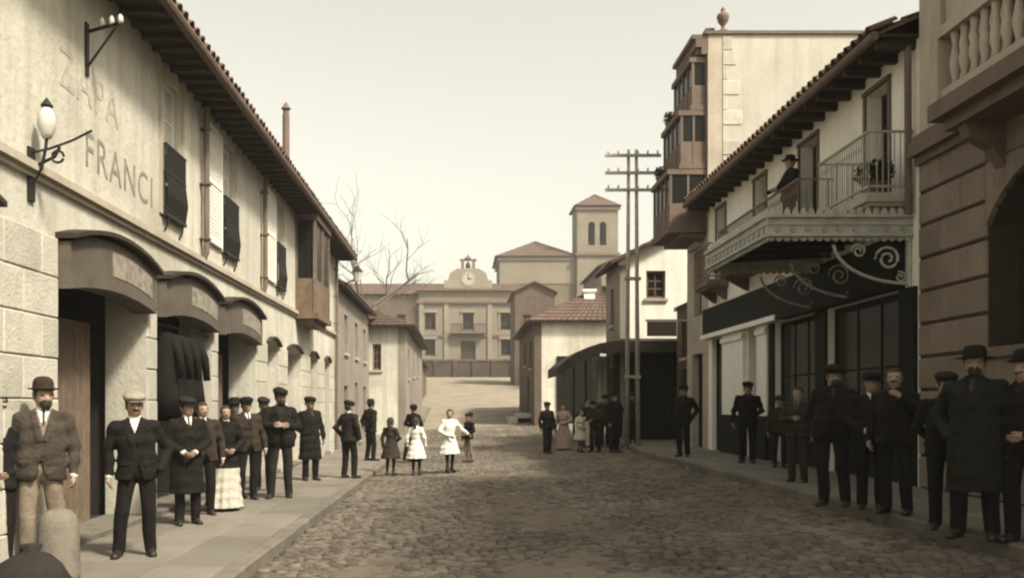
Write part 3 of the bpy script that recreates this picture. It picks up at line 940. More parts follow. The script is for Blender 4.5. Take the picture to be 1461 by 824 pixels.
# ---- left, beyond the shop building
simple_house('grey_house', 'low grey rendered house next beyond the cream shop building', -13, XL - 0.01, 31.08, 41.9, 0.1, 5.75, M_PLASTER3, 'R',
             wins=[(33.2, 34.2, 3.6, 5.0), (36.5, 37.5, 3.6, 5.0), (39.6, 40.6, 3.6, 5.0), (36.5, 37.5, 1.2, 2.6)], doors=[(33.2, 34.3, 0.1, 2.4), (39.5, 40.7, 0.1, 2.5)], rh=2.0)
simple_house('hipped_house', 'small pale house with brown hipped tile roof jutting out past the grey house', -9.5, -2.62, 41.95, 59, 0.3, 5.25, M_PLASTER, 'R',
             wins=[(44, 45, 3.0, 4.4), (48, 49, 3.2, 4.5), (53, 54, 3.4, 4.6)], doors=[(46, 47.1, 0.6, 2.8)], roof='hip', rh=1.7, over=0.45, fwins=[(-4.15, -3.75, 3.3, 4.5)], sm=M_PLASTER3)
simple_house('far_cottage', 'dark low cottage beyond the hipped house on the climbing street', -11, -3.1, 60.5, 78, 1.6, 4.7, M_BRICK_SHADE, 'R',
             wins=[(63, 64, 3.0, 4.2), (68, 69, 3.2, 4.3)], doors=[(65.5, 66.6, 1.7, 3.8)], rh=1.6)
simple_house('upper_cottage', 'brown cottage highest on the left of the climbing street', -13, -4.6, 80, 104, 2.8, 6.2, M_BRICK_SHADE, 'R',
             wins=[(84, 85, 4.2, 5.4), (90, 91, 4.6, 5.8)], doors=[(87, 88, 3.1, 5.2)], rh=1.5)

# ================================================================== RIGHT SIDE
FRR = Fr((XR, 0, 0), (0, 1, 0), (-1, 0, 0))
# ---- A: rusticated stone building (nearest on the right)
YA0, YA1, HA = 0.5, 13.72, 11.0
ab = thing('stone_building', (XR, 7, 0), 'brown rusticated stone building with arched windows and heavy moulded balcony', 'building')
aholes, aarch = [], []
AW = [(9.25, 11.95), (4.2, 6.9)]
for (p, q) in AW:
    aholes.append((p, q, 2.45, 4.72)); aarch.append((p, q, 4.05, 4.72))
    aholes.append((p + 0.6, q - 0.6, 6.2, 9.0))
aw = wall_obj('front_wall', FRR, YA0, YA1, -0.2, HA, 0.6, aholes, M_RUSTJ, ab, aarch)
mb = MB()
mb.box(XR + 0.602, XR + 9, YA0, YA0 + 0.3, -0.2, HA)
mb.box(XR + 0.602, XR + 9, YA1 - 0.3, YA1, -0.2, HA)
mb.box(XR + 9.002, XR + 9.3, YA0, YA1, -0.2, HA)
mb.box(XR + 0.602, XR + 9, YA0 + 0.301, YA1 - 0.301, HA - 0.3, HA - 0.01)
mb.box(XR + 0.602, XR + 4, YA0 + 0.301, YA1 - 0.301, 5.0, 5.2)
ob('outer_wall', mb, M_TRIMB, ab)
def arch_z(p, q, spring, crown, a):
    mid = (p + q) / 2; hw = (q - p) / 2; rise = crown - spring
    rad = (hw * hw + rise * rise) / (2 * rise)
    return crown - rad + math.sqrt(max(0, rad * rad - (a - mid) ** 2))
zc, ci = 0.45, 0
while zc < 5.30:
    hh = 0.49
    y = YA0
    cuts = [YA0]
    off = 0.55 if ci % 2 else 0.0
    L = 1.15
    yk = YA1 - (0.62 if ci % 2 else 1.15)
    c2 = [YA1]
    while yk > YA0 + 0.3:
        c2.append(yk); yk -= L
    cuts = sorted(c2 + [YA0])
    for a_, b_ in zip(cuts[:-1], cuts[1:]):
        segs = [(a_, b_)]
        for (p, q) in AW:
            new = []
            for (s0, s1) in segs:
                if zc + hh > 2.45 and zc < 4.70:
                    if s1 <= p or s0 >= q: new.append((s0, s1))
                    else:
                        if s0 < p: new.append((s0, p))
                        if s1 > q: new.append((q, s1))
                        if zc + 0.0 >= 4.35:
                            pass
                else: new.append((s0, s1))
            segs = new
        for (s0, s1) in segs:
            if s1 - s0 > 0.12:
                block('stone_block', s0 + 0.004, s1 - 0.004, zc + 0.022, zc + hh - 0.022, -0.03, 0.035 + rr.uniform(0, 0.008), M_RUST, aw, 0.018, FRR)
    zc += hh; ci += 1
for (p, q) in AW:
    # voussoir band, sill and dark window
    mb = MB()
    for k in range(13):
        u0 = p - 0.0 + (q - p) * k / 13; u1 = p + (q - p) * (k + 1) / 13
        z0_, z1_ = arch_z(p, q, 4.05, 4.72, u0), arch_z(p, q, 4.05, 4.72, u1)
        mb.hexa([FRR.pt(u0 + 0.006, z0_, -0.03), FRR.pt(u1 - 0.006, z1_, -0.03), FRR.pt(u1 - 0.006, z1_, 0.045), FRR.pt(u0 + 0.006, z0_, 0.045), FRR.pt(u0 + 0.006, 4.86, -0.03), FRR.pt(u1 - 0.006, 4.86, -0.03), FRR.pt(u1 - 0.006, 4.86, 0.045), FRR.pt(u0 + 0.006, 4.86, 0.045)])
    ob('voussoirs', mb, M_RUST, aw)
    block('sill', p - 0.12, q + 0.12, 2.30, 2.44, -0.5, 0.12, M_TRIMB, ab, 0.02, FRR)
    windowp(ab, FRR, p + 0.002, q - 0.002, 2.45, 4.74, -0.40, 3, 3, M_WOODD, 0.10)
    # upper window behind the balcony
    windowp(ab, FRR, p + 0.602, q - 0.602, 6.2, 8.99, -0.3, 2, 4, M_WOODD, 0.1)
    mb = MB()
    mb.fbox(FRR, p - 0.05, q + 0.05, 5.40, 5.62, -0.02, 0.78); mb.fbox(FRR, p + 0.05, q - 0.05, 5.26, 5.398, -0.02, 0.62)
    sl = ob('balcony_slab', mb, M_TRIMB, ab)
    for u in (p + 0.25, q - 0.45):
        mb = MB()
        mb.prism([FRR.pt(u, 5.258, 0.0), FRR.pt(u, 5.258, 0.55), FRR.pt(u, 5.10, 0.48), FRR.pt(u, 4.95, 0.2), FRR.pt(u, 4.72, 0.06), FRR.pt(u, 4.72, 0.0)], FRR.u * 0.2)
        ob('corbel', mb, M_TRIMB, sl)
    mb = MB()
    mb.fbox(FRR, p - 0.03, q + 0.03, 6.42, 6.56, 0.56, 0.76)
    mb.fbox(FRR, p - 0.03, p + 0.17, 5.622, 6.418, 0.56, 0.76); mb.fbox(FRR, q - 0.17, q + 0.03, 5.622, 6.418, 0.56, 0.76)
    mb.fbox(FRR, p + 0.172, q - 0.172, 5.622, 5.75, 0.60, 0.72)
    pz = ob('parapet', mb, M_TRIM, ab)
    u = p + 0.30
    while u < q - 0.25:
        b_ = MB(); c_ = FRR.pt(u, 5.75, 0.66); b_.lathe(c_, [(0.055, 0), (0.04, 0.06), (0.075, 0.22), (0.07, 0.3), (0.035, 0.5), (0.055, 0.6), (0.055, 0.67)], 8); ob('baluster', b_, M_TRIM, pz, smooth=True)
        u += 0.22
mb = MB()                          # string course, pilaster strip and cornice
def runs(lo, hi):
    out, a = [], lo
    for (p, q) in sorted(AW):
        out.append((a, p - 0.055)); a = q + 0.055
    out.append((a, hi)); return out
for (s0, s1) in runs(YA0, YA1):
    mb = MB(); mb.fbox(FRR, s0, s1, 5.40, 5.62, -0.02, 0.20); mb.fbox(FRR, s0, s1, 5.621, 5.72, -0.02, 0.13); mb.fbox(FRR, s0, s1, 5.28, 5.399, -0.02, 0.10)
    ob('string_course', mb, M_TRIMB, ab)
for (s0, s1) in ((YA1 - 0.75, YA1 - 0.15), (7.7, 8.5)):
    mb = MB(); mb.fbox(FRR, s0, s1, 5.73, 10.3, -0.02, 0.10); ob('pilaster', mb, M_TRIM, ab)
mb = MB()
mb.fbox(FRR, YA0, YA1, 10.3, 10.5, -0.02, 0.2); mb.fbox(FRR, YA0, YA1, 10.501, 10.8, -0.02, 0.5); mb.fbox(FRR, YA0, YA1, 10.801, 11.1, -0.02, 0.65)
ob('cornice', mb, M_TRIMB, ab)
mb = MB()                          # upper render panels between the stone strips
for (s0, s1) in ((YA0, 4.75), (6.35, 7.69), (8.51, 9.8), (11.4, YA1 - 0.76)):
    mb = MB(); mb.fbox(FRR, s0 + 0.03, s1 - 0.03, 5.80, 10.2, -0.02, 0.045); ob('render_panel', mb, M_TRIM, ab)

# ---- B: white two storey house with canopy
YB0, YB1, HB = 13.76, 25.58, 7.25
bb = thing('white_balcony_house', (XR, 20, 0), 'white two storey house with dark shopfronts, balconies and wide dark eaves', 'building')
BD = [(14.75, 15.55), (17.7, 18.6), (20.7, 21.5), (23.9, 24.7)]
SH = [(14.3, 17.2), (17.7, 20.1), (21.15, 22.0), (24.1, 25.2)]
bh = [(p, q, 4.95, 6.95) for (p, q) in BD] + [(p, q, 0.3, 3.5) for (p, q) in SH]
bw = wall_obj('front_wall', FRR, YB0, YB1, -0.2, HB, 0.4, bh, M_PLASTER2, bb)
mb = MB()
mb.box(XR + 0.402, XR + 8, YB0, YB0 + 0.3, -0.2, HB)
mb.box(XR + 0.402, XR + 8, YB1 - 0.3, YB1, -0.2, HB)
mb.box(XR + 8.002, XR + 8.3, YB0, YB1, -0.2, HB)
ob('outer_wall', mb, M_PLASTER3, bb)
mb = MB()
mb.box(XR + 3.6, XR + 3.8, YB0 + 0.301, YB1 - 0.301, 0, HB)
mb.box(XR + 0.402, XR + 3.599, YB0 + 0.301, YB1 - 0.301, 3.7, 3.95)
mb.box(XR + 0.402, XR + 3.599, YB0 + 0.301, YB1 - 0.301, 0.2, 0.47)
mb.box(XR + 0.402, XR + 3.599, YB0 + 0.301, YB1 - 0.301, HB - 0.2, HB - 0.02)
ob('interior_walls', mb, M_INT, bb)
for i, (p, q) in enumerate(SH):           # dark timber shopfronts: stall riser, glazing, doors
    if i == 2:
        plank_door(bb, FRR, p + 0.003, q - 0.003, 0.47, 3.45, -0.2, M_WOODG, 4)
        continue
    mb = MB(); mb.fbox(FRR, p + 0.003, q - 0.003, 0.45, 1.15, -0.25, -0.12)
    ob('stall_riser', mb, M_WOODG, bb)
    windowp(bb, FRR, p + 0.003, q - 0.003, 1.152, 3.49, -0.12, max(2, int((q - p) / 0.8)), 2, M_WOODG, 0.09, 0.0, 'shop_window')
mb = MB()                                  # dark timber facing between the openings
for (s0, s1) in ((YB0 + 0.05, 14.29), (17.21, 17.69), (20.11, 20.38), (23.92, 24.09)):
    mb = MB(); mb.fbox(FRR, s0, s1, 0.45, 3.5, -0.01, 0.06); ob('timber_and_shade', mb, M_WOODG, bb)
for (s0, s1) in ((20.40, 21.10), (22.1, 23.9)):
    mb = MB(); mb.fbox(FRR, s0, s1, 1.45, 3.5, -0.01, 0.10); mb.fbox(FRR, s0 - 0.012, s1 + 0.012, 3.30, 3.42, 0.101, 0.15)
    ob('pilaster', mb, M_WHITEP, bb)
    mb = MB(); mb.fbox(FRR, s0 - 0.01, s1 + 0.01, 0.44, 1.449, -0.01, 0.13); ob('plinth', mb, M_WOODG, bb)
mb = MB(); mb.fbox(FRR, 14.2, 25.4, 3.62, 4.32, -0.01, 0.22)
so = ob('sign_board', mb, M_DARKSIGN, bb)
mb = MB(); mb.fbox(FRR, 19.4, 25.42, 3.505, 3.618, -0.01, 0.27); ob('white_ledge', mb, M_WHITEP, so)
mb = MB(); mb.fbox(FRR, 14.2, 19.39, 3.505, 3.618, -0.01, 0.25); ob('dark_ledge', mb, M_WOODG, so)
mb = MB(); mb.fbox(FRR, 25.401, 25.5, 3.505, 4.32, -0.01, 0.2); ob('white_ledge', mb, M_WHITEP, so)
for i, (p, q) in enumerate(BD):            # balcony doors, dark, one leaf ajar inside
    w_ = windowp(bb, FRR, p + 0.003, q - 0.003, 4.96, 6.94, -0.25, 2, 4, M_WOODD, 0.08)
    mb = MB(); mb.fbox(FRR, p - 0.1, q + 0.1, 6.95, 7.02, -0.01, 0.05); mb.fbox(FRR, p - 0.09, p - 0.003, 4.96, 6.949, -0.01, 0.035); mb.fbox(FRR, q + 0.003, q + 0.09, 4.96, 6.949, -0.01, 0.035)
    ob('door_surround', mb, M_TRIMB, bb)
def balcony(parent, fr, a0, a1, z, proj, h, m_slab, m_rail, step=0.11, th=0.14):
    mb = MB(); mb.fbox(fr, a0, a1, z - th, z, -0.01, proj); mb.fbox(fr, a0 + 0.04, a1 - 0.04, z - th - 0.06, z - th - 0.001, -0.01, proj - 0.06)
    s_ = ob('balcony', mb, m_slab, parent)
    rl = MB(); pr_ = proj - 0.05
    for z_ in (z + h, z + 0.08):
        rl.fbox(fr, a0 + 0.02, a1 - 0.02, z_, z_ + 0.035, pr_ - 0.02, pr_ + 0.02)
        for a in (a0 + 0.02, a1 - 0.05):
            rl.fbox(fr, a, a + 0.03, z_, z_ + 0.035, 0.0, pr_ - 0.021)
    n = int((a1 - a0) / step)
    for k in range(n + 1):
        a = a0 + 0.03 + (a1 - a0 - 0.06) * k / n
        rl.tube([fr.pt(a, z + 0.0, pr_), fr.pt(a, z + h, pr_)], 0.010, 5)
        if k < n:
            a2 = a + (a1 - a0 - 0.06) / n
            am = (a + a2) / 2; r_ = (a2 - a) * 0.36
            rl.tube([fr.pt(am + r_ * math.cos(t), z + h * 0.8 + r_ * math.sin(t), pr_) for t in np.linspace(0, 2 * math.pi, 8)], 0.006, 4, cap=False)
    for k in range(1, int(pr_ / step)):
        for a in (a0 + 0.035, a1 - 0.035):
            rl.tube([fr.pt(a, z, k * step), fr.pt(a, z + h, k * step)], 0.010, 5)
    ob('railing', rl, m_rail, s_)
    for a in (a0 + 0.15, a1 - 0.27):
        c_ = MB(); c_.prism([fr.pt(a, z - th - 0.061, 0.0), fr.pt(a, z - th - 0.061, proj * 0.8), fr.pt(a, z - th - 0.15, proj * 0.6), fr.pt(a, z - th - 0.34, 0.08), fr.pt(a, z - th - 0.36, 0.0)], fr.u * 0.12)
        ob('corbel', c_, m_slab, s_)
    return s_
M_RAILB = mat('rail_rusty', (0.16, 0.12, 0.09), 0.8, 0.25, 9, 0.2, 40)
M_RAILP = mat('rail_pale', (0.34, 0.31, 0.25), 0.7, 0.2, 9, 0.2, 40)
balcony(bb, FRR, 13.95, 15.95, 4.95, 0.72, 0.92, M_TRIM, M_RAILP, 0.09)
balcony(bb, FRR, 16.9, 22.2, 4.95, 0.72, 0.92, M_TRIMB, M_RAILB, 0.10)
balcony(bb, FRR, 23.6, 25.0, 4.95, 0.55, 0.92, M_TRIMB, M_RAILB, 0.10)
# eaves
BEX = XR - 0.62
mb = MB(); mb.box(BEX, XR + 0.4, YB0 + 0.0, YB1, HB + 0.002, HB + 0.05); ob('eaves_board', mb, M_WOODD, bb)
y = YB0 + 0.1
while y < YB1 - 0.1:
    block('rafter_end', BEX + 0.03, XR + 0.02, y, y + 0.10, HB - 0.14, HB + 0.001, M_WOODD, bb, 0.01)
    y += 0.58
mb = MB(); mb.tube([(BEX - 0.05, YB0, HB + 0.02), (BEX - 0.05, YB1, HB + 0.02)], 0.07, 8); ob('gutter', mb, M_TRIMB, bb)
tile_roof('roof', bb, (BEX + 0.02, YB0, HB + 0.09), (BEX + 0.02, YB1, HB + 0.09), (XR + 4, YB0, HB + 2.1), (XR + 4, YB1, HB + 2.1), M_TILE, 0.26)
tile_roof('roof', bb, (XR + 8.5, YB0, HB + 0.09), (XR + 8.5, YB1, HB + 0.09), (XR + 4.01, YB0, HB + 2.1), (XR + 4.01, YB1, HB + 2.1), M_TILE, 0.5, 1.0)
TS = math.atan2(2.0, 4.6)
y = YB0 + 0.12
while y < YB1:
    o = bpy.data.objects.new('roof_tile', TILE); col.objects.link(o); o.parent = bb
    o.location = Vector((BEX - 0.10, y + rr.uniform(-0.012, 0.012), HB + 0.10)) - world_loc(bb)
    o.rotation_euler = (0, TS, math.pi + rr.uniform(-0.05, 0.05)); y += 0.26
mb = MB(); mb.tube([(XR - 0.11, YB0 + 0.14, HB - 0.1), (XR - 0.10, YB0 + 0.14, 4.6)], 0.055, 8); ob('downpipe', mb, M_TRIMB, bb)

# ---- iron canopy over the pavement
CX, CY0, CY1, CZ = 4.67, 13.95, 17.5, 4.46
cn = thing('iron_canopy', (XR, 16.7, 4.0), 'pale ornate iron shop canopy with crested edge over the pavement', 'canopy')
mb = MB()
mb.hexa([(CX + 0.05, CY0 + 0.05, CZ), (XR - 0.002, CY0 + 0.05, CZ + 0.14), (XR - 0.002, CY1 - 0.05, CZ + 0.14), (CX + 0.05, CY1 - 0.05, CZ),
         (CX + 0.05, CY0 + 0.05, CZ + 0.05), (XR - 0.002, CY0 + 0.05, CZ + 0.20), (XR - 0.002, CY1 - 0.05, CZ + 0.20), (CX + 0.05, CY1 - 0.05, CZ + 0.05)])
ob('canopy_roof', mb, M_ZINC, cn)
mb = MB()
k = CY0 + 0.4
while k < CY1 - 0.2:
    mb.hexa([(CX + 0.05, k, CZ - 0.10), (XR - 0.003, k, CZ + 0.02), (XR - 0.003, k + 0.06, CZ + 0.02), (CX + 0.05, k + 0.06, CZ - 0.10), (CX + 0.05, k, CZ - 0.001), (XR - 0.003, k, CZ + 0.139), (XR - 0.003, k + 0.06, CZ + 0.139), (CX + 0.05, k + 0.06, CZ - 0.001)])
    k += 0.7
ob('canopy_joists', mb, M_IRON, cn)
FN = Fr((0, CY0, 0), (1, 0, 0), (0, -1, 0))
FF = Fr((CX, 0, 0), (0, 1, 0), (-1, 0, 0))
FE = Fr((0, CY1, 0), (1, 0, 0), (0, 1, 0))
for nm, fr_, a0, a1 in (('fascia', FN, CX, XR - 0.003), ('fascia', FF, CY0 + 0.052, CY1 - 0.052), ('fascia', FE, CX, XR - 0.003)):
    mb = MB()
    mb.fbox(fr_, a0, a1, CZ - 0.15, CZ + 0.10, -0.05, 0.0)
    mb.fbox(fr_, a0, a1, CZ + 0.101, CZ + 0.15, -0.05, 0.05)
    mb.fbox(fr_, a0, a1, CZ - 0.185, CZ - 0.151, -0.05, 0.035)
    mb.fbox(fr_, a0, a1, CZ - 0.01, CZ + 0.01, 0.001, 0.02)
    fa = ob(nm, mb, M_IRONP, cn)
    n = int((a1 - a0) / 0.12)
    cr = MB()
    for k in range(n):
        a = a0 + (a1 - a0) * (k + 0.5) / n
        w = 0.05
        cr.prism([fr_.pt(a - w, CZ + 0.151, -0.03), fr_.pt(a + w, CZ + 0.151, -0.03), fr_.pt(a + w * 0.7, CZ + 0.22, -0.03), fr_.pt(a, CZ + 0.27, -0.03), fr_.pt(a - w * 0.7, CZ + 0.22, -0.03)], fr_.n * 0.02)
    ob('cresting', cr, M_IRONP, fa)
    for k in range(int((a1 - a0) / 0.24)):
        a = a0 + 0.14 + 0.24 * k
        rs = MB()
        pts = [fr_.pt(a + 0.05 * math.cos(t), CZ - 0.07 + 0.05 * math.sin(t), 0.001) for t in np.linspace(0, 2 * math.pi, 9)[:-1]]
        rs.prism(pts, fr_.n * 0.02)
        ob('rosette', rs, M_ZINC, fa)
    # scalloped valance hanging below
    va = MB()
    for k in range(n):
        a = a0 + (a1 - a0) * (k + 0.5) / n
        w = (a1 - a0) / n * 0.48
        va.prism([fr_.pt(a - w, CZ - 0.186, -0.02), fr_.pt(a + w, CZ - 0.186, -0.02), fr_.pt(a + w * 0.8, CZ - 0.235, -0.02), fr_.pt(a, CZ - 0.26, -0.02), fr_.pt(a - w * 0.8, CZ - 0.235, -0.02)], fr_.n * -0.012)
    ob('valance', va, M_IRONP, fa)
def spiral(c, r0, turns, n, start, sgn, fr_, depth):
    return [fr_.pt(c[0] + sgn * (r0 * (1 - 0.8 * k / n)) * math.cos(start + turns * 2 * math.pi * k / n), c[1] + (r0 * (1 - 0.8 * k / n)) * math.sin(start + turns * 2 * math.pi * k / n), depth) for k in range(n + 1)]
for fr_, dep in ((FN, -0.06), (FE, -0.06), (Fr((0, 15.8, 0), (1, 0, 0), (0, -1, 0)), 0)):
    mb = MB()
    xw = XR - 0.03
    mb.tube([fr_.pt(xw, CZ - 0.26, dep), fr_.pt(xw, CZ - 0.95, dep)], 0.035, 8)
    mb.tube([fr_.pt(xw - 0.02, CZ - 0.90, dep)] + [fr_.pt(xw - 0.02 - 1.15 * math.sin(t), CZ - 0.90 + 0.64 * (1 - math.cos(t)) / 1.0, dep) for t in np.linspace(0.15, 1.5, 9)] , 0.026, 7)
    mb.tube(spiral((xw - 0.33, CZ - 0.52), 0.20, 1.7, 22, 0.0, -1, fr_, dep), 0.022, 6)
    mb.tube(spiral((xw - 0.78, CZ - 0.40), 0.12, 1.6, 18, 0.0, -1, fr_, dep), 0.018, 6)
    mb.tube(spiral((xw - 0.14, CZ - 0.80), 0.09, 1.4, 14, 1.2, -1, fr_, dep), 0.016, 6)
    ob('scroll_bracket', mb, M_IRONP, cn)

# potted shrub on the balcony
def foliage(mb, c, r, n, size, rnd, flat=1.0):
    for _ in range(n):
        d = Vector((rnd.gauss(0, 1), rnd.gauss(0, 1), rnd.gauss(0, 1))).normalized()
        p = Vector(c) + Vector((d.x * r[0], d.y * r[1], d.z * r[2])) * (rnd.random() ** 0.4)
        u = Vector((rnd.gauss(0, 1), rnd.gauss(0, 1), rnd.gauss(0, 1))).normalized()
        w = u.cross(Vector((rnd.gauss(0, 1), rnd.gauss(0, 1), rnd.gauss(0, 1)))).normalized()
        s_ = size * rnd.uniform(0.6, 1.3)
        mb.add([p - u * s_, p - w * s_ * 0.4, p + u * s_, p + w * s_ * 0.4], [(0, 1, 2, 3)])
def pot_shrub(loc, w, h, label, n=260, group=None):
    t = thing('potted_shrub', loc, label, 'plant', group)
    mb = MB(); mb.lathe(loc, [(w * 0.30, 0), (w * 0.40, 0.22), (w * 0.44, 0.24), (w * 0.40, 0.25)], 12); ob('pot', mb, M_TRIMB, t)
    mb = MB(); rnd = random.Random(int(loc[1] * 100)); foliage(mb, (loc[0], loc[1], loc[2] + 0.22 + h / 2), (w * 0.6, w * 0.75, h * 0.55), n, 0.06, rnd)
    st = MB(); st.tube([(loc[0], loc[1], loc[2] + 0.2), (loc[0], loc[1], loc[2] + 0.2 + h * 0.6)], 0.015, 5); ob('stem', st, M_BARK, t)
    ob('foliage', mb, M_LEAF, t, normals=False)
    return t
pot_shrub((6.48, 14.35, 4.95), 0.5, 0.35, 'dark potted shrub on the pale railed balcony beside the downpipe', 420)

# ---- C: tall ornate building with pale blank party wall
YC0, YC1, HC = 25.62, 28.0, 12.1
cb = thing('tall_ornate_building', (XR, 26.8, 0), 'tall narrow building with blank pale party wall, stacked glazed bays and roof finial', 'building')
ch = [(26.3, 27.2, 2.0 + 2.3 * k, 3.9 + 2.3 * k) for k in range(1, 4)] + [(26.2, 27.4, 0.3, 3.2)]
wall_obj('street_wall', FRR, YC0, YC1, -0.2, HC, 0.4, ch, M_TRIM, cb)
mb = MB()
mb.box(XR + 0.402, XR + 10, YC0, YC0 + 0.35, -0.2, HC - 0.01)
ob('party_wall', mb, M_FIRE, cb)
mb = MB()
mb.box(XR + 0.402, XR + 10, YC1 - 0.35, YC1, -0.2, HC - 0.01); mb.box(XR + 9.6, XR + 10, YC0 + 0.351, YC1 - 0.351, -0.2, HC - 0.01)
mb.box(XR + 0.402, XR + 9.6, YC0 + 0.351, YC1 - 0.351, HC - 0.3, HC - 0.02)
ob('rear_wall', mb, M_PLASTER3, cb)
mb = MB(); mb.box(XR - 0.1, XR + 10.1, YC0 - 0.06, YC0 + 0.4, HC, HC + 0.09); ob('coping', mb, M_TRIMB, cb)
FCC = Fr((0, YC0, 0), (1, 0, 0), (0, -1, 0))
rq = random.Random(8)
for k in range(14):                       # weathered board and quoin marks on the blank wall
    z = 6.2 + k * 0.42
    L_ = rq.uniform(0.35, 0.75) if k % 2 else rq.uniform(0.7, 1.1)
    block('quoin', XR + 0.41, XR + L_, z, z + 0.4, -0.02, 0.02, M_ASHLAR, cb, 0.01, FCC)
for k, (z0_, z1_) in enumerate([(2.0 + 2.3 * q, 3.9 + 2.3 * q) for q in range(1, 4)]):
    windowp(cb, FRR, 26.303, 27.197, z0_, z1_, -0.2, 2, 3, M_WOODD, 0.08)
    mb = MB(); mb.fbox(FRR, 26.15, 27.35, z1_ + 0.05, z1_ + 0.2, -0.01, 0.16); mb.prism([FRR.pt(26.1, z1_ + 0.201, 0), FRR.pt(27.4, z1_ + 0.201, 0), FRR.pt(26.75, z1_ + 0.45, 0)], FRR.n * 0.14)
    ob('window_hood', mb, M_TRIM, cb)
plank_door(cb, FRR, 26.203, 27.397, 0.45, 3.19, -0.2, M_WOODG)
def glazed_bay(parent, fr, a0, a1, z0, z1, pj, m):
    """closed projecting bay: sill box, corner posts, head; panes and panels on front and both cheeks"""
    mb = MB()
    mb.fbox(fr, a0, a1, z0 - 0.14, z0, -0.01, pj + 0.05); mb.fbox(fr, a0, a1, z1 - 0.14, z1, -0.01, pj + 0.07)
    mb.fbox(fr, a0 + 0.1, a1 - 0.1, z0 - 0.26, z0 - 0.141, -0.01, pj * 0.7)
    n = 4
    for k in range(n + 1):
        a = a0 + 0.02 + (a1 - a0 - 0.11) * k / n
        mb.fbox(fr, a, a + 0.07, z0, z1 - 0.141, pj - 0.07, pj)
    for a in (a0 + 0.02, a1 - 0.09):
        mb.fbox(fr, a, a + 0.07, z0, z1 - 0.141, -0.01, 0.05)
        if pj > 0.6: mb.fbox(fr, a, a + 0.07, z0, z1 - 0.141, pj * 0.5 - 0.03, pj * 0.5 + 0.03)
    b_ = ob('glazed_bay', mb, m, parent)
    zm = z0 + (z1 - z0) * 0.42
    for k in range(n):
        p_ = a0 + 0.02 + (a1 - a0 - 0.11) * k / n + 0.071; q_ = a0 + 0.02 + (a1 - a0 - 0.11) * (k + 1) / n - 0.001
        mb = MB(); mb.fbox(fr, p_, q_, z0, zm, pj - 0.05, pj - 0.015); ob('panel', mb, m, b_)
        mb = MB(); mb.fbox(fr, p_, q_, zm + 0.002, z1 - 0.142, pj - 0.04, pj - 0.03); ob('pane', mb, M_GLASS, b_)
    for a in (a0 + 0.035, a1 - 0.07):
        mb = MB(); mb.fbox(fr, a, a + 0.03, z0, zm, 0.05, pj - 0.071); ob('panel', mb, m, b_)
        mb = MB(); mb.fbox(fr, a + 0.01, a + 0.02, zm + 0.002, z1 - 0.142, 0.05, pj - 0.071); ob('pane', mb, M_GLASS, b_)
for (z0_, z1_, pj) in ((10.15, 11.50, 0.42), (8.50, 10.00, 0.74), (6.70, 8.34, 1.05)):
    glazed_bay(cb, FRR, 25.72, 27.98, z0_, z1_, pj, M_TRIMB)
pot_shrub((XR - 0.62, 27.7, 10.0), 0.30, 0.35, 'small dark shrub on the ledge of the tall ornate building', 200)
pot_shrub((XR - 0.9, 27.7, 8.34), 0.30, 0.35, 'lower dark shrub on the lowest bay of the tall ornate building', 200)
mb = MB()
mb.fbox(FRR, YC0, YC1, HC - 0.55, HC - 0.35, -0.01, 0.18); mb.fbox(FRR, YC0, YC1, HC - 0.349, HC - 0.12, -0.01, 0.34); mb.fbox(FRR, YC0, YC1, HC - 0.119, HC - 0.002, -0.01, 0.45)
co = ob('cornice', mb, M_TRIMB, cb)
for k in range(7):
    a = YC0 + 0.12 + 0.34 * k
    block('modillion', a, a + 0.12, HC - 0.53, HC - 0.351, 0.181, 0.30, M_TRIMB, co, 0.01, FRR)
mb = MB(); mb.fbox(FRR, YC0 + 0.41, YC1, HC + 0.0, HC + 0.35, -0.3, -0.05); ob('parapet', mb, M_TRIMB, cb)
mb = MB(); mb.lathe((XR + 0.48, YC0 + 0.2, HC + 0.09), [(0.16, 0), (0.16, 0.08), (0.06, 0.13), (0.05, 0.22), (0.14, 0.34), (0.18, 0.48), (0.15, 0.56), (0.05, 0.62), (0.07, 0.68), (0.01, 0.78)], 12)
ob('finial', mb, M_TRIMB, cb, smooth=True)
# next dark narrow house
simple_house('narrow_dark_house', 'narrow dark house squeezed between the tall ornate building and the pale gabled shop', 7.55, 15, 28.05, 32.1, 0.3, 5.0, M_BRICK_SHADE, 'L',
             wins=[(28.9, 29.7, 3.3, 4.6), (30.6, 31.4, 3.3, 4.6)], doors=[(28.8, 29.9, 0.4, 2.9), (30.4, 31.5, 0.4, 2.9)], rh=0.7, over=0.1)
# sign arm
sg = thing('projecting_sign', (XR - 0.1, 27.9, 4.2), 'long pale projecting sign arm on the tall ornate building at first floor level', 'sign')
mb = MB(); mb.box(XR - 1.3, XR + 0.01, 27.86, 27.94, 4.25, 4.31); ob('arm', mb, M_IRONP, sg)
mb = MB(); mb.box(XR - 1.25, XR - 0.35, 27.87, 27.93, 3.8, 4.24); ob('board', mb, M_TRIMB, sg)

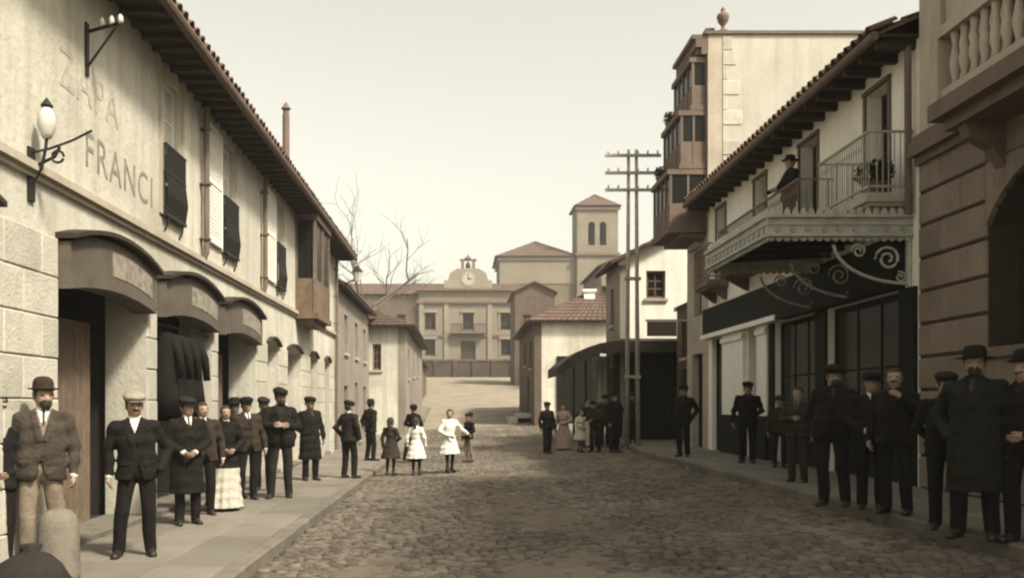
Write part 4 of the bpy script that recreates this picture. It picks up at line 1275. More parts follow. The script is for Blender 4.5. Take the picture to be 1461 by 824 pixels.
# ---- D: pale gabled corner shop and its curved canopy
D_h = 6.75
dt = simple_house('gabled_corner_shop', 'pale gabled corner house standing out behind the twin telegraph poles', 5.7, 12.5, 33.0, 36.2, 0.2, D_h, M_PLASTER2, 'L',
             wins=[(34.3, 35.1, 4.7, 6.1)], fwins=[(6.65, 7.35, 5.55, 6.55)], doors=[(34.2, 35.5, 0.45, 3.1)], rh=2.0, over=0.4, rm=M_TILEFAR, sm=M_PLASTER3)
FD = Fr((0, 33.0, 0), (1, 0, 0), (0, -1, 0))
mb = MB(); mb.fbox(FD, 5.85, 9.4, 0.30, 3.65, 0.002, 0.05)
dk = ob('shutter_and_shade', mb, M_WOODG, dt)
for k in range(18):
    block('plank', 5.86 + k * 0.196, 5.86 + (k + 1) * 0.196 - 0.01, 0.47, 3.60, 0.051, 0.085, M_WOODG, dk, 0.008, FD)
FDS = Fr((5.7, 0, 0), (0, 1, 0), (-1, 0, 0))
mb = MB()
for (s0, s1) in ((33.0, 34.19), (35.51, 36.1)):
    mb = MB(); mb.fbox(FDS, s0, s1, 0.3, 3.6, 0.002, 0.05); ob('timber_and_shade', mb, M_WOODG, dt)  # dark facing added to paint the canopy's shade onto the street wall
cc = thing('curved_canopy', (5.0, 36, 3), 'dark curved canopy wrapping the corner of the pale gabled house', 'canopy')
prof = [(5.72, 3.97), (5.3, 3.95), (4.85, 3.87), (4.4, 3.72), (4.0, 3.52), (3.65, 3.28), (3.4, 3.05)]
mb = MB()
for (xa, za), (xb, zb) in zip(prof[:-1], prof[1:]):
    mb.hexa([(xa, 32.2, za - 0.05), (xb, 32.2, zb - 0.05), (xb, 36.3, zb - 0.03), (xa, 36.3, za - 0.03), (xa, 32.2, za), (xb, 32.2, zb), (xb, 36.3, zb + 0.02), (xa, 36.3, za + 0.02)])
ob('cover', mb, M_CANVAS, cc)
mb = MB()
for (xa, za), (xb, zb) in zip(prof[:-1], prof[1:]):
    mb.hexa([(xa, 32.16, za - 0.46), (xb, 32.16, zb - 0.36), (xb, 32.195, zb - 0.36), (xa, 32.195, za - 0.46), (xa, 32.16, za + 0.0), (xb, 32.16, zb + 0.0), (xb, 32.195, zb + 0.0), (xa, 32.195, za + 0.0)])
ob('end_apron', mb, M_CANVAS, cc)
mb = MB()
mb.hexa([(5.721, 32.2, 3.55), (9.4, 32.2, 3.55), (9.4, 32.24, 3.55), (5.721, 32.24, 3.55), (5.721, 32.2, 3.95), (9.4, 32.2, 3.95), (9.4, 32.24, 3.95), (5.721, 32.24, 3.95)])
mb.hexa([(5.721, 32.241, 3.9), (9.4, 32.241, 3.9), (9.4, 32.998, 4.05), (5.721, 32.998, 4.05), (5.721, 32.241, 3.95), (9.4, 32.241, 3.95), (9.4, 32.998, 4.1), (5.721, 32.998, 4.1)])
ob('front_flap', mb, M_CANVAS, cc)
mb = MB()
for yv in np.arange(32.2, 36.1, 0.4):
    mb.box(3.385, 3.42, yv + 0.01, yv + 0.39, 2.74, 3.05)
ob('valance', mb, M_CANVAS, cc)
for yp in (32.5, 36.0):
    mb = MB(); mb.tube([(4.4, yp, 0.25 + G(4, yp) - G(4, 33)), (4.4, yp, 3.70)], 0.05, 8); ob('post', mb, M_IRON, cc)
# ---- E: low house with hip roof beyond it
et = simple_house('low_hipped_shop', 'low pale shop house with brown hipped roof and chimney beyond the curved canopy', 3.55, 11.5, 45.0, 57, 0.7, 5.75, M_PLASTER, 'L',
             wins=[(47, 48, 3.6, 5.0), (51, 52, 3.9, 5.2)], doors=[(48.8, 49.9, 0.9, 3.2)], roof='hip', rh=2.3, over=0.4, fwins=[], sm=M_BRICK_SHADE)  # pale plaster street wall given a dark brick colour to imitate its shade
FEH = Fr((0, 45.0, 0), (1, 0, 0), (0, -1, 0))
mb = MB(); mb.fbox(FEH, 4.65, 9.5, 0.5, 4.1, 0.002, 0.06)
dk = ob('shutter_and_shade', mb, M_WOODG, et)  # dark boards here imitate the shade under the curved canopy
for k in range(14):
    block('plank', 4.66 + k * 0.34, 4.66 + (k + 1) * 0.34 - 0.012, 0.6, 4.05, 0.061, 0.10, M_WOODG, dk, 0.01, FEH)
mb = MB(); mb.box(6.3, 6.85, 47.2, 47.75, 6.2, 7.55); mb.box(6.22, 6.93, 47.12, 47.83, 7.55, 7.68); ob('chimney', mb, M_PLASTER2, et)
# pale cloth hanging under the canopy
hc = thing('hanging_cloth', (5.5, 35, 3.4), 'pale cloth hanging under the dark curved canopy', 'cloth')
mb = MB()
zz = [3.35, 3.0, 2.6, 2.2, 1.8]
for k in range(8):
    x0 = 5.15 + 0.055 * k
    for j in range(4):
        w0 = 0.03 * math.sin(k * 1.7); w1 = 0.03 * math.sin((k + 1) * 1.7)
        mb.hexa([(x0, 35.0 + w0, zz[j + 1]), (x0 + 0.055, 35.0 + w1, zz[j + 1]), (x0 + 0.055, 35.02 + w1, zz[j + 1]), (x0, 35.02 + w0, zz[j + 1]), (x0, 35.0 + w0, zz[j]), (x0 + 0.055, 35.0 + w1, zz[j]), (x0 + 0.055, 35.02 + w1, zz[j]), (x0, 35.02 + w0, zz[j])])
ob('fabric', mb, M_CURTAIN, hc)
mb = MB(); mb.tube([(5.05, 35.01, 3.36), (5.72, 35.01, 3.36)], 0.02, 6); ob('rod', mb, M_IRON, hc)
# stone steps at E
ss = thing('stone_steps', (3.0, 48, 0.6), 'pale stone steps in front of the low hipped shop house', 'steps')
for k in range(2):
    block('step', 2.35 + k * 0.45, 3.56, 46.9, 49.8, 0.55, 1.05 + 0.2 * k, M_STONEW, ss, 0.03)

# ---- twin telegraph poles
tp = thing('telegraph_poles', (5.15, 27.9, ZPR), 'twin wooden telegraph poles joined by three crossarms at the pavement edge', 'telegraph pole')
for dx in (-0.14, 0.14):
    mb = MB(); mb.tube([(5.2 + dx * 1.25, 27.9, 0.2), (5.2 + dx, 27.9, 5), (5.2 + dx * 0.85, 27.9, 9.5)], [0.08, 0.062, 0.048], 10); ob('pole', mb, M_POLE, tp, smooth=True)
for z in (9.25, 8.72, 8.2):
    block('crossarm', 5.2 - 0.85, 5.2 + 0.85, 27.76, 27.83, z, z + 0.09, M_POLE, tp, 0.008)
    for k in range(6):
        x = 5.2 - 0.75 + 0.30 * k
        mb = MB(); mb.lathe((x, 27.795, z + 0.09), [(0.012, 0), (0.035, 0.03), (0.03, 0.09), (0.012, 0.12)], 7); ob('insulator', mb, M_GLOBE, tp, smooth=True)
for z in (2.5, 5.5):
    block('spacer', 5.2 - 0.25, 5.2 + 0.25, 27.80, 27.9, z, z + 0.1, M_POLE, tp, 0.008)

# ================================================================== FAR END: town hall, wall, church
FT = Fr((0, 124.0, 0), (1, 0, 0), (0, -1, 0))
th_ = thing('town_hall', (0.8, 126, 5.5), 'two storey town hall with clock gable closing the far end of the street', 'building')
tw = []
for xc in (-4.4, 0.76, 5.9):
    tw.append((xc - 0.75, xc + 0.75, 11.9, 14.2))
for xc in (-4.4, 5.9):
    tw.append((xc - 0.7, xc + 0.7, 8.4, 10.6))
tw.append((-0.25, 1.77, 5.6, 10.4))
lw = [(xc - 0.6, xc + 0.6, zz_, zz_ + 2.0) for xc in (-8.4, -11.6, -14.8) for zz_ in (8.4, 12.0)]
wall_obj('main_wall', FT, -6.0, 7.5, 5, 17.2, 0.5, tw, M_HALL, th_)
wall_obj('wing_wall', Fr((0, 124.4, 0), (1, 0, 0), (0, -1, 0)), -19, -6.002, 5, 16.6, 0.5, lw, M_HALLD, th_)
mb = MB(); mb.box(-19, 7.5, 133, 133.5, 5, 16.6); mb.box(-19, -18.5, 124.91, 132.99, 5, 16.6); mb.box(7.0, 7.5, 124.51, 132.99, 5, 16.6); mb.box(-18.4, 6.9, 124.91, 132.9, 10.9, 11.2)
ob('rear_wall', mb, M_HALLD, th_)
for w in tw[:5]:
    windowp(th_, FT, w[0] + 0.003, w[1] - 0.003, w[2] + 0.003, w[3] - 0.003, -0.3, 2, 3, M_WOODD, 0.14)
    mb = MB(); mb.fbox(FT, w[0] - 0.25, w[1] + 0.25, w[3] + 0.02, w[3] + 0.35, -0.01, 0.25); mb.fbox(FT, w[0] - 0.22, w[0] - 0.01, w[2], w[3], -0.01, 0.10); mb.fbox(FT, w[1] + 0.01, w[1] + 0.22, w[2], w[3], -0.01, 0.10)
    ob('window_surround', mb, M_HALLT, th_)
for w in lw:
    windowp(th_, Fr((0, 124.4, 0), (1, 0, 0), (0, -1, 0)), w[0] + 0.003, w[1] - 0.003, w[2] + 0.003, w[3] - 0.003, -0.25, 2, 3, M_WOODD, 0.12)
plank_door(th_, FT, -0.24, 1.76, 5.6, 10.39, -0.3, M_WOODD, 6)
mb = MB()
mb.fbox(FT, -1.6, 3.1, 11.35, 11.6, -0.01, 1.0)
bo_ = ob('balcony', mb, M_TRIMB, th_)
mb = MB()
for k in range(20):
    a = -1.5 + k * 0.237
    mb.tube([FT.pt(a, 11.6, 0.9), FT.pt(a, 12.55, 0.9)], 0.035, 5)
mb.fbox(FT, -1.58, 3.08, 12.55, 12.65, 0.85, 0.95)
ob('railing', mb, M_IRON, bo_)
mb = MB()
mb.fbox(FT, -6.3, 7.8, 15.5, 15.85, -0.01, 0.35); mb.fbox(FT, -6.4, 7.9, 17.2, 17.5, -0.51, 0.55); mb.fbox(FT, -6.1, 7.6, 10.95, 11.2, -0.01, 0.18)
ob('cornice', mb, M_TRIMB, th_)
for xc in (-5.6, -2.2, 3.7, 7.1):
    mb = MB(); mb.fbox(FT, xc - 0.3, xc + 0.3, 5, 15.49, -0.01, 0.2); ob('pilaster', mb, M_HALLT, th_)
mb = MB()
mb.fbox(FT, -2.5, 4.0, 17.501, 18.6, -0.5, 0.2)
mb.prism([FT.pt(-2.0, 18.601, 0.15), FT.pt(3.5, 18.601, 0.15), FT.pt(3.2, 19.6, 0.15), FT.pt(2.2, 20.2, 0.15), FT.pt(-0.7, 20.2, 0.15), FT.pt(-1.7, 19.6, 0.15)], FT.n * -0.6)
cg = ob('clock_gable', mb, M_HALLT, th_)
mb = MB()
for (x0, x1) in ((-0.2, 0.2), (1.3, 1.7)):
    mb.fbox(FT, x0, x1, 20.2, 21.3, -0.4, 0.1)
mb.fbox(FT, -0.4, 1.9, 21.301, 21.5, -0.45, 0.15)
mb.lathe(FT.pt(0.75, 21.5, -0.15), [(0.5, 0), (0.4, 0.25), (0.1, 0.45), (0.05, 0.7)], 10)
ob('bell_frame', mb, M_TRIMB, cg)
mb = MB(); mb.lathe(FT.pt(0.75, 20.35, -0.15), [(0.42, 0), (0.33, 0.2), (0.25, 0.6), (0.08, 0.8)], 12); ob('bell', mb, M_IRON, cg, smooth=True)
mb = MB()
pts = [FT.pt(0.76 + 0.95 * math.cos(t), 18.75 + 0.95 * math.sin(t), 0.21) for t in np.linspace(0, 2 * math.pi, 33)[:-1]]
mb.prism(pts, FT.n * 0.06); ck = ob('clock_face', mb, M_CLOCK, cg)
mb = MB()
mb.prism([FT.pt(0.70, 18.7, 0.28), FT.pt(0.82, 18.7, 0.28), FT.pt(0.78, 19.5, 0.28), FT.pt(0.74, 19.5, 0.28)], FT.n * 0.03)
mb.prism([FT.pt(0.76, 18.68, 0.312), FT.pt(0.76, 18.84, 0.312), FT.pt(1.3, 18.86, 0.312), FT.pt(1.3, 18.80, 0.312)], FT.n * 0.03)
for k in range(12):
    t = k * math.pi / 6
    cx_, cz_ = 0.76 + 0.78 * math.cos(t), 18.75 + 0.78 * math.sin(t)
    mb.fbox(FT, cx_ - 0.06, cx_ + 0.06, cz_ - 0.06, cz_ + 0.06, 0.275, 0.30)
ob('clock_hands', mb, M_IRON, ck)
tile_roof('roof', th_, (-19.4, 124.0, 16.75), (-6.05, 124.0, 16.75), (-19.4, 129, 18.8), (-6.05, 129, 18.8), M_TILEFAR, 0.5, 0.8)
tile_roof('roof', th_, (-19.4, 134, 16.75), (8, 134, 16.75), (-19.4, 129, 18.8), (8, 129, 18.8), M_TILEFAR, 0.8, 1.2)
tile_roof('roof', th_, (-6.05, 124.6, 17.3), (8, 124.6, 17.3), (-6.05, 129, 18.8), (8, 129, 18.8), M_TILEFAR, 0.5, 0.8)
# dark retaining wall in front
rw = thing('retaining_wall', (0, 119, 5.3), 'dark low stone wall across the top of the street below the town hall', 'wall')
mb = MB(); mb.box(-9, 9.5, 118.6, 119.2, 4.6, 7.4); ob('masonry', mb, M_WALLD, rw)
mb = MB(); mb.box(-9.1, 9.6, 118.5, 119.3, 7.401, 7.65); ob('coping', mb, M_BRICK_SHADE, rw)
for k in range(8):
    block('pier', -8.8 + k * 2.5, -8.2 + k * 2.5, 118.4, 118.599, 4.6, 7.4, M_WALLD, rw, 0.03)
# dark tall house on the right, its shaded side put into the brick colour
simple_house('dark_tall_house', 'tall dark brick house at the right of the street top beside the church', 5.4, 9.5, 94, 103, 3.8, 13.2, M_BRICK_SHADE, 'L', wins=[(96, 97, 9, 11)], fwins=[(6.2, 7.1, 9.5, 11), (6.2, 7.1, 6, 7.6)], rh=1.2)
# church
chb = thing('church', (12, 145, 5.5), 'stone church with pyramid roofed nave and square belfry tower', 'church')
mb = MB(); mb.box(5.7, 17.6, 141, 153, 5, 24.6)
ob('nave_wall', mb, M_CHURCHB, chb)
mb = MB(); mb.box(5.4, 17.45, 140.7, 153.3, 24.0, 24.6); ob('nave_cornice', mb, M_CHURCH, chb)
mb = MB(); mb.box(5.5, 17.4, 140.8, 153.2, 15.5, 15.9); ob('nave_string', mb, M_CHURCH, chb)
mb = MB(); mb.box(5.72, 17.58, 140.9, 140.998, 20.4, 23.99); ob('nave_upper_band', mb, M_CHURCH, chb)
apx = (11.7, 147, 28.0)
C4 = [(5.0, 140.4), (18.2, 140.4), (18.2, 153.6), (5.0, 153.6)]
for k in range(4):
    a, b = C4[k], C4[(k + 1) % 4]
    tile_roof('nave_roof', chb, (a[0], a[1], 24.62), (b[0], b[1], 24.62), apx, apx, M_TILEFAR, 0.6, 0.9)
FTW = Fr((0, 140.0, 0), (1, 0, 0), (0, -1, 0))
bel = [(19.3, 20.35, 26.2, 29.8), (21.05, 22.1, 26.2, 29.8), (20.2, 21.2, 19.5, 21.6)]
wall_obj('tower_front', FTW, 17.6, 23.9, 5, 32.2, 0.6, bel, M_CHURCH, chb, arches=[(19.3, 20.35, 29.2, 29.8), (21.05, 22.1, 29.2, 29.8)])
mb = MB(); mb.box(17.6, 18.2, 140.602, 146.3, 5, 32.2); mb.box(23.3, 23.9, 140.602, 146.3, 5, 32.2); mb.box(18.21, 23.29, 145.7, 146.3, 5, 32.2); mb.box(18.21, 23.29, 140.61, 145.69, 18, 18.5)
ob('tower_wall', mb, M_CHURCH, chb)
mb = MB()
for z in (24.6, 31.6):
    mb = MB(); mb.box(17.3, 24.2, 139.7, 139.998, z, z + 0.4); ob('tower_cornice', mb, M_TRIMB, chb)
ap2 = (20.75, 143.2, 34.7)
C4 = [(17.1, 139.5), (24.4, 139.5), (24.4, 146.8), (17.1, 146.8)]
for k in range(4):
    a, b = C4[k], C4[(k + 1) % 4]
    tile_roof('tower_roof', chb, (a[0], a[1], 32.22), (b[0], b[1], 32.22), ap2, ap2, M_TILEFAR, 0.6, 0.9)

# more roofs stepping up behind E
simple_house('upper_house', 'tan house with tiled roof on the rise before the church tower', 12.2, 22, 80, 92, 2.5, 13.8, M_CHURCH, 'L', wins=[(83, 84, 9, 11)], fwins=[(14, 15, 10.5, 12.3)], rh=2.4)

# ================================================================== bare tree behind the grey house
bt = thing('bare_tree', (-6.6, 60, 1.5), 'leafless tree with thin spreading branches behind the low left houses', 'tree')
rnd = random.Random(21)
tr, br = MB(), MB()
def limb(p, d, L, r, depth):
    pts = [p]
    rad = [r]
    q = Vector(p)
    n = 4
    for k in range(n):
        d = (d + Vector((rnd.gauss(0, 0.14), rnd.gauss(0, 0.14), rnd.gauss(0.02, 0.10)))).normalized()
        q = q + d * (L / n)
        pts.append(q.copy()); rad.append(r * (1 - 0.55 * (k + 1) / n))
    (tr if depth == 0 else br).tube(pts, rad, 7 if depth < 2 else 4, cap=False)
    if depth < 4:
        for k in range(5 if depth == 0 else 3):
            base = pts[rnd.randint(1 if depth else 3, n)]
            ax = Vector((rnd.gauss(0, 1), rnd.gauss(0, 1), rnd.gauss(0.15, 0.5))).normalized()
            nd = (d * 0.6 + ax * 0.8 + Vector((0, 0, 0.25))).normalized()
            limb(base, nd, L * rnd.uniform(0.55, 0.78), max(0.014, r * rnd.uniform(0.36, 0.5)), depth + 1)
limb(Vector((-6.6, 60.2, 1.0)), Vector((0.03, 0, 1)), 7.5, 0.26, 0)
ob('trunk', tr, M_BARK, bt, smooth=True, normals=False)
ob('crown', br, M_BARK, bt, smooth=True, normals=False)

# ================================================================== PEOPLE
def cloth(name, c, var=0.3, rough=0.92):
    return mat('cloth_' + name, c, rough, var, 7.0, 0.5, 26.0, spec=0.15, bdist=0.03)
CL = {
    'black': cloth('black', (0.011, 0.0095, 0.008)), 'char': cloth('charcoal', (0.020, 0.0175, 0.015)), 'brown': cloth('brown', (0.036, 0.027, 0.020)),
    'tweed': cloth('tweed', (0.055, 0.045, 0.035), 0.4), 'tan': cloth('tan', (0.20, 0.16, 0.12)), 'white': cloth('white', (0.66, 0.64, 0.57), 0.08),
    'capgrey': cloth('cap_grey', (0.24, 0.215, 0.175), 0.25), 'pale': cloth('pale', (0.46, 0.42, 0.35), 0.12), 'rose': cloth('rose', (0.30, 0.235, 0.20), 0.15), 'grey': cloth('grey', (0.13, 0.115, 0.095)), 'green': cloth('green_black', (0.014, 0.015, 0.011)),
}
M_SKIN = mat('skin', (0.30, 0.205, 0.15), 0.6, 0.10, 20, 0.1, 80)
M_HAIR = mat('hair', (0.030, 0.024, 0.019), 0.7, 0.3, 30, 0.5, 90)
M_EYE = mat('eye_dark', (0.07, 0.05, 0.04), 0.4, 0.0, 5, 0, 1)
M_LIP = mat('lip', (0.20, 0.115, 0.09), 0.6, 0.0, 5, 0, 1)
M_SHOE = mat('shoe_leather', (0.022, 0.018, 0.015), 0.5, 0.3, 10, 0.2, 40)

def surface_nets(D, org, h):
    """dual surface of the zero level of D; returns verts, quads"""
    S = D < 0
    nx, ny, nz = D.shape
    c = np.stack([D[i:nx - 1 + i, j:ny - 1 + j, k:nz - 1 + k] for i in (0, 1) for j in (0, 1) for k in (0, 1)], -1)
    s = c < 0
    act = s.any(-1) & ~s.all(-1)
    idx = -np.ones(act.shape, np.int64)
    cells = np.argwhere(act)
    idx[act] = np.arange(len(cells))
    cv = c[act]
    corners = np.array([(i, j, k) for i in (0, 1) for j in (0, 1) for k in (0, 1)], float)
    acc = np.zeros((len(cells), 3)); cnt = np.zeros(len(cells))
    for a in range(8):
        for b in range(a + 1, 8):
            if abs(corners[a] - corners[b]).sum() != 1:
                continue
            da, db = cv[:, a], cv[:, b]
            m = (da < 0) != (db < 0)
            t = np.where(m, da / np.where(m, da - db, 1), 0)
            p = corners[a] + t[:, None] * (corners[b] - corners[a])
            acc += p * m[:, None]; cnt += m
    V = (cells + acc / cnt[:, None]) * h + np.array(org)
    quads = []
    for ax in range(3):
        sl0 = [slice(None)] * 3; sl1 = [slice(None)] * 3
        sl0[ax] = slice(0, -1); sl1[ax] = slice(1, None)
        A, B = S[tuple(sl0)], S[tuple(sl1)]
        e = np.argwhere(A != B)
        o1, o2 = [x for x in range(3) if x != ax]
        ok = (e[:, o1] > 0) & (e[:, o2] > 0) & (e[:, o1] < D.shape[o1] - 1) & (e[:, o2] < D.shape[o2] - 1)
        e = e[ok]
        q = []
        for (d1, d2) in ((1, 1), (0, 1), (0, 0), (1, 0)):
            f = e.copy(); f[:, o1] -= d1; f[:, o2] -= d2
            q.append(idx[f[:, 0], f[:, 1], f[:, 2]])
        q = np.stack(q, -1)
        flip = A[e[:, 0], e[:, 1], e[:, 2]]
        if ax == 1: flip = ~flip
        q[~flip] = q[~flip][:, ::-1]
        quads.append(q)
    return V, np.concatenate(quads)

def smin(a, b, k):
    h_ = np.clip(0.5 + 0.5 * (b - a) / k, 0, 1)
    return b + (a - b) * h_ - k * h_ * (1 - h_)

ARMS = {'down': ((0.255, 0.03, 1.12), (0.262, -0.03, 0.87)), 'front': ((0.27, 0.00, 1.13), (0.075, -0.20, 1.00)), 'pocket': ((0.31, 0.09, 1.13), (0.205, -0.06, 0.92)),
        'back': ((0.27, 0.10, 1.13), (0.08, 0.18, 0.96)), 'cross': ((0.27, -0.05, 1.13), (0.02, -0.205, 1.16)), 'raise': ((0.28, -0.10, 1.20), (0.14, -0.24, 1.36)),
        'rail': ((0.26, -0.10, 1.14), (0.22, -0.34, 1.03)), 'out': ((0.33, -0.03, 1.17), (0.48, -0.12, 1.05)), 'carry': ((0.26, -0.02, 1.12), (0.16, -0.26, 1.08))}

def person(label, loc, yaw, H=1.68, kind='man', top='black', bottom='black', shirt='white', arms=('down', 'down'), stance=0.10, step=0.0, head=0.0, hat='cap', hatc='char',
           beard=False, res=0.016, long=False, group=None, big=1.07, apron=None, seed=0, name='person', lean=0.0, stout=1.0):
    s = H / 1.70
    rnd = random.Random(seed + 17)
    child = kind in ('boy', 'girl')
    hs = 1.0 if not child else min(1.32, 1.0 + (1.7 - H) * 0.55)
    r = res / s
    xs = np.arange(-0.62, 0.62, r, dtype=np.float32); ys = np.arange(-0.46, 0.40, r, dtype=np.float32); zs = np.arange(-0.03, 1.76 + 0.1 * (hs > 1), r, dtype=np.float32)
    X, Y, Z = np.meshgrid(xs, ys, zs, indexing='ij', sparse=True)
    def cone(a, b, r1, r2, XX=None, YY=None):
        XX = X if XX is None else XX; YY = Y if YY is None else YY
        a = np.array(a); b = np.array(b); d = b - a; dd = float((d * d).sum())
        px, py, pz = XX - a[0], YY - a[1], Z - a[2]
        t = np.clip((px * d[0] + py * d[1] + pz * d[2]) / dd, 0, 1)
        return np.sqrt((px - t * d[0]) ** 2 + (py - t * d[1]) ** 2 + (pz - t * d[2]) ** 2) - (r1 + t * (r2 - r1))
    def ell(c, rad, XX=None, YY=None):
        XX = X if XX is None else XX; YY = Y if YY is None else YY
        return (np.sqrt(((XX - c[0]) / rad[0]) ** 2 + ((YY - c[1]) / rad[1]) ** 2 + ((Z - c[2]) / rad[2]) ** 2) - 1) * min(rad)
    def loft(tab, fold=0.0, nf=9, lo=None, hi=None):
        tz = [t[0] for t in tab]
        a = np.interp(zs, tz, [t[1] for t in tab])[None, None, :]; b = np.interp(zs, tz, [t[2] for t in tab])[None, None, :]; cy = np.interp(zs, tz, [t[3] for t in tab])[None, None, :]
        if fold:
            ang = np.arctan2(Y, X)
            fz = np.clip((1.0 - Z) / 0.9, 0, 1)
            a = a * (1 + fold * fz * np.sin(nf * ang + 0.7 * seed)); b = b * (1 + fold * fz * np.sin(nf * ang + 0.7 * seed))
        d = (np.sqrt((X / a) ** 2 + ((Y - cy) / b) ** 2) - 1) * np.minimum(a, b)
        return np.maximum(np.maximum(d, (tz[0] if lo is None else lo) - Z), Z - (tz[-1] if hi is None else hi))
    w = big
    groups = {}
    def put(g, d, k=0.02):
        groups[g] = d if g not in groups else smin(groups[g], d, k)
    wr = 0.0055 * np.sin(23 * Z + 9 * X + seed) * np.sin(17 * X - 13 * Z + 8 * Y) + 0.0035 * np.sin(41 * Z + 15 * Y + 2 * seed)
    # torso
    if kind in ('man', 'boy'):
        hem = 0.44 if long else (0.82 if kind == 'man' else 0.84)
        tab = [(hem, 0.205 if not long else 0.225, 0.148 if not long else 0.17, 0.0), (0.95, 0.195 * stout, 0.142 * stout, 0.0), (1.08, 0.182 * stout, 0.138 * stout, -0.005), (1.24, 0.196, 0.14, 0.0), (1.345, 0.188, 0.122, 0.008), (1.42, 0.125, 0.09, 0.012), (1.475, 0.062, 0.062, 0.01)]
        tor = loft(tab, 0.025 if not long else 0.045)
        if kind == 'man':          # coat front: overlapping edge and cut-away skirts
            edge = 0.012 * np.exp(-((X - 0.012 - 0.02 * (1.1 - Z)) / 0.010) ** 2) * (Y < 0) * (Z < 1.2)
            tor = tor + edge
            fr_ = np.clip((Z - 1.18) / 0.29, 0, 1)
            tor = tor - 0.010 * ((np.abs(X) > 0.062 * fr_) & (np.abs(X) < 0.062 * fr_ + 0.052) & (Z > 1.18) & (Y < 0))
            tor = tor - 0.007 * ((np.abs(np.abs(X) - 0.115) < 0.055) & (np.abs(Z - 0.985) < 0.022) & (Y < 0))
            if not long:
                tor = np.maximum(tor, np.minimum(np.minimum(0.30 * (1.0 - Z) - np.abs(X - 0.01), -0.02 - Y), 1.0 - Z))
    else:
        hem = 0.05 if kind == 'woman' else 0.50
        hw = 0.30 if kind == 'woman' else 0.29
        tab = [(hem, hw, hw * 0.9, 0.02), (hem + (1.0 - hem) * 0.55, hw * 0.78, hw * 0.68, 0.012), (1.0, 0.168, 0.135, 0.0), (1.08, 0.136, 0.112, -0.003), (1.25, 0.165, 0.128, -0.008), (1.345, 0.166, 0.108, 0.004), (1.42, 0.11, 0.08, 0.01), (1.475, 0.055, 0.056, 0.01)]
        tor = loft(tab, 0.055, 11)
    put('top', tor)
    sh = 0.178 if kind in ('man', 'boy') else 0.155
    for sx, ap in ((1, arms[0]), (-1, arms[1])):
        e, wv = ARMS[ap]
        E = (sx * e[0], e[1], e[2]); Wv = (sx * wv[0], wv[1], wv[2])
        put('top', cone((sx * 0.07, 0.012, 1.40), (sx * sh, 0.012, 1.375), 0.055, 0.066), 0.04)
        put('top', cone((sx * sh, 0.012, 1.375), E, 0.066, 0.054), 0.03)
        put('top', cone(E, (np.array(E) * 0.06 + np.array(Wv) * 0.94), 0.054, 0.043), 0.015)
    groups['top'] = groups['top'] + wr
    # legs
    legs = []
    for sx in (1, -1):
        fx, fy = sx * stance, sx * step
        hip = (sx * 0.085, 0.0, 0.92); an = (fx, fy + 0.02, 0.085); kn = ((hip[0] + an[0]) / 2 + sx * 0.006, (hip[1] + an[1]) / 2 - 0.03, 0.49)
        legs.append((hip, kn, an))
        lr = (0.092, 0.070, 0.060) if kind in ('man',) else ((0.082, 0.060, 0.050) if kind == 'boy' else (0.07, 0.052, 0.034))
        g = 'bottom' if kind in ('man', 'boy') else 'stock'
        put(g, cone(hip, kn, lr[0], lr[1]), 0.012)
        put(g, cone(kn, an, lr[1], lr[2]), 0.012)
        shoe = smin(cone((fx, fy + 0.05, 0.045), (fx + sx * 0.025, fy - 0.13, 0.03), 0.048, 0.040), cone((fx, fy + 0.03, 0.04), (fx, fy + 0.02, 0.13), 0.044, 0.046), 0.02)
        put('shoe', np.maximum(shoe, -Z))
    if 'bottom' in groups:
        put('bottom', ell((0, 0, 0.93), (0.165, 0.125, 0.14)), 0.03)
        groups['bottom'] = np.maximum(groups['bottom'] + 0.0035 * np.sin(34 * X + 9 * Z + seed) * np.sin(7 * Z + 1.3 * seed) + 0.003 * np.sin(31 * Y - 8 * Z + 15 * X), 0.055 - Z)
    if 'stock' in groups and kind == 'woman':
        groups.pop('stock')
    # head (turned by 'head')
    ch_, sh_ = math.cos(head), math.sin(head)
    hz = 1.50
    XH, YH = (X * ch_ + Y * sh_), (-X * sh_ + Y * ch_)
    def hp(c):
        return (c[0] * hs, c[1] * hs, hz + (c[2] - hz) * hs)
    def hr(v):
        return tuple(q * hs for q in v)
    skull = smin(ell(hp((0, 0.0, 1.60)), hr((0.074, 0.094, 0.100)), XH, YH), ell(hp((0, -0.028, 1.545)), hr((0.056, 0.066, 0.074)), XH, YH), 0.03)
    skull = smin(skull, cone(hp((0, -0.085, 1.605)), hp((0, -0.112, 1.567)), 0.009 * hs, 0.014 * hs, XH, YH), 0.010)
    skull = smin(skull, cone(hp((-0.035, -0.078, 1.623)), hp((0.035, -0.078, 1.623)), 0.012, 0.012, XH, YH), 0.012)
    for sx in (1, -1):
        skull = smin(skull, ell(hp((sx * 0.077, 0.01, 1.585)), hr((0.012, 0.022, 0.032)), XH, YH), 0.006)
        skull = -smin(-skull, ell(hp((sx * 0.033, -0.100, 1.600)), hr((0.017, 0.014, 0.010)), XH, YH), 0.008)
    put('skin', skull)
    put('skin', cone((0, 0.014, 1.42), (0, 0.004, 1.53), 0.056, 0.053), 0.02)
    hair = np.maximum(ell(hp((0, 0.012, 1.612)), hr((0.084, 0.100, 0.103)), XH, YH), np.minimum(-0.042 * hs - YH, 1.655 * 1 + (hs - 1) * 0.15 - Z))
    hair = np.maximum(hair, (1.53 if kind in ('man', 'boy') else 1.44) - Z)
    if kind in ('woman', 'girl'):
        hair = smin(hair, ell(hp((0, 0.085, 1.59 if kind == 'woman' else 1.52)), (0.055, 0.05, 0.06 if kind == 'woman' else 0.12), XH, YH), 0.02)
    put('hair', hair)
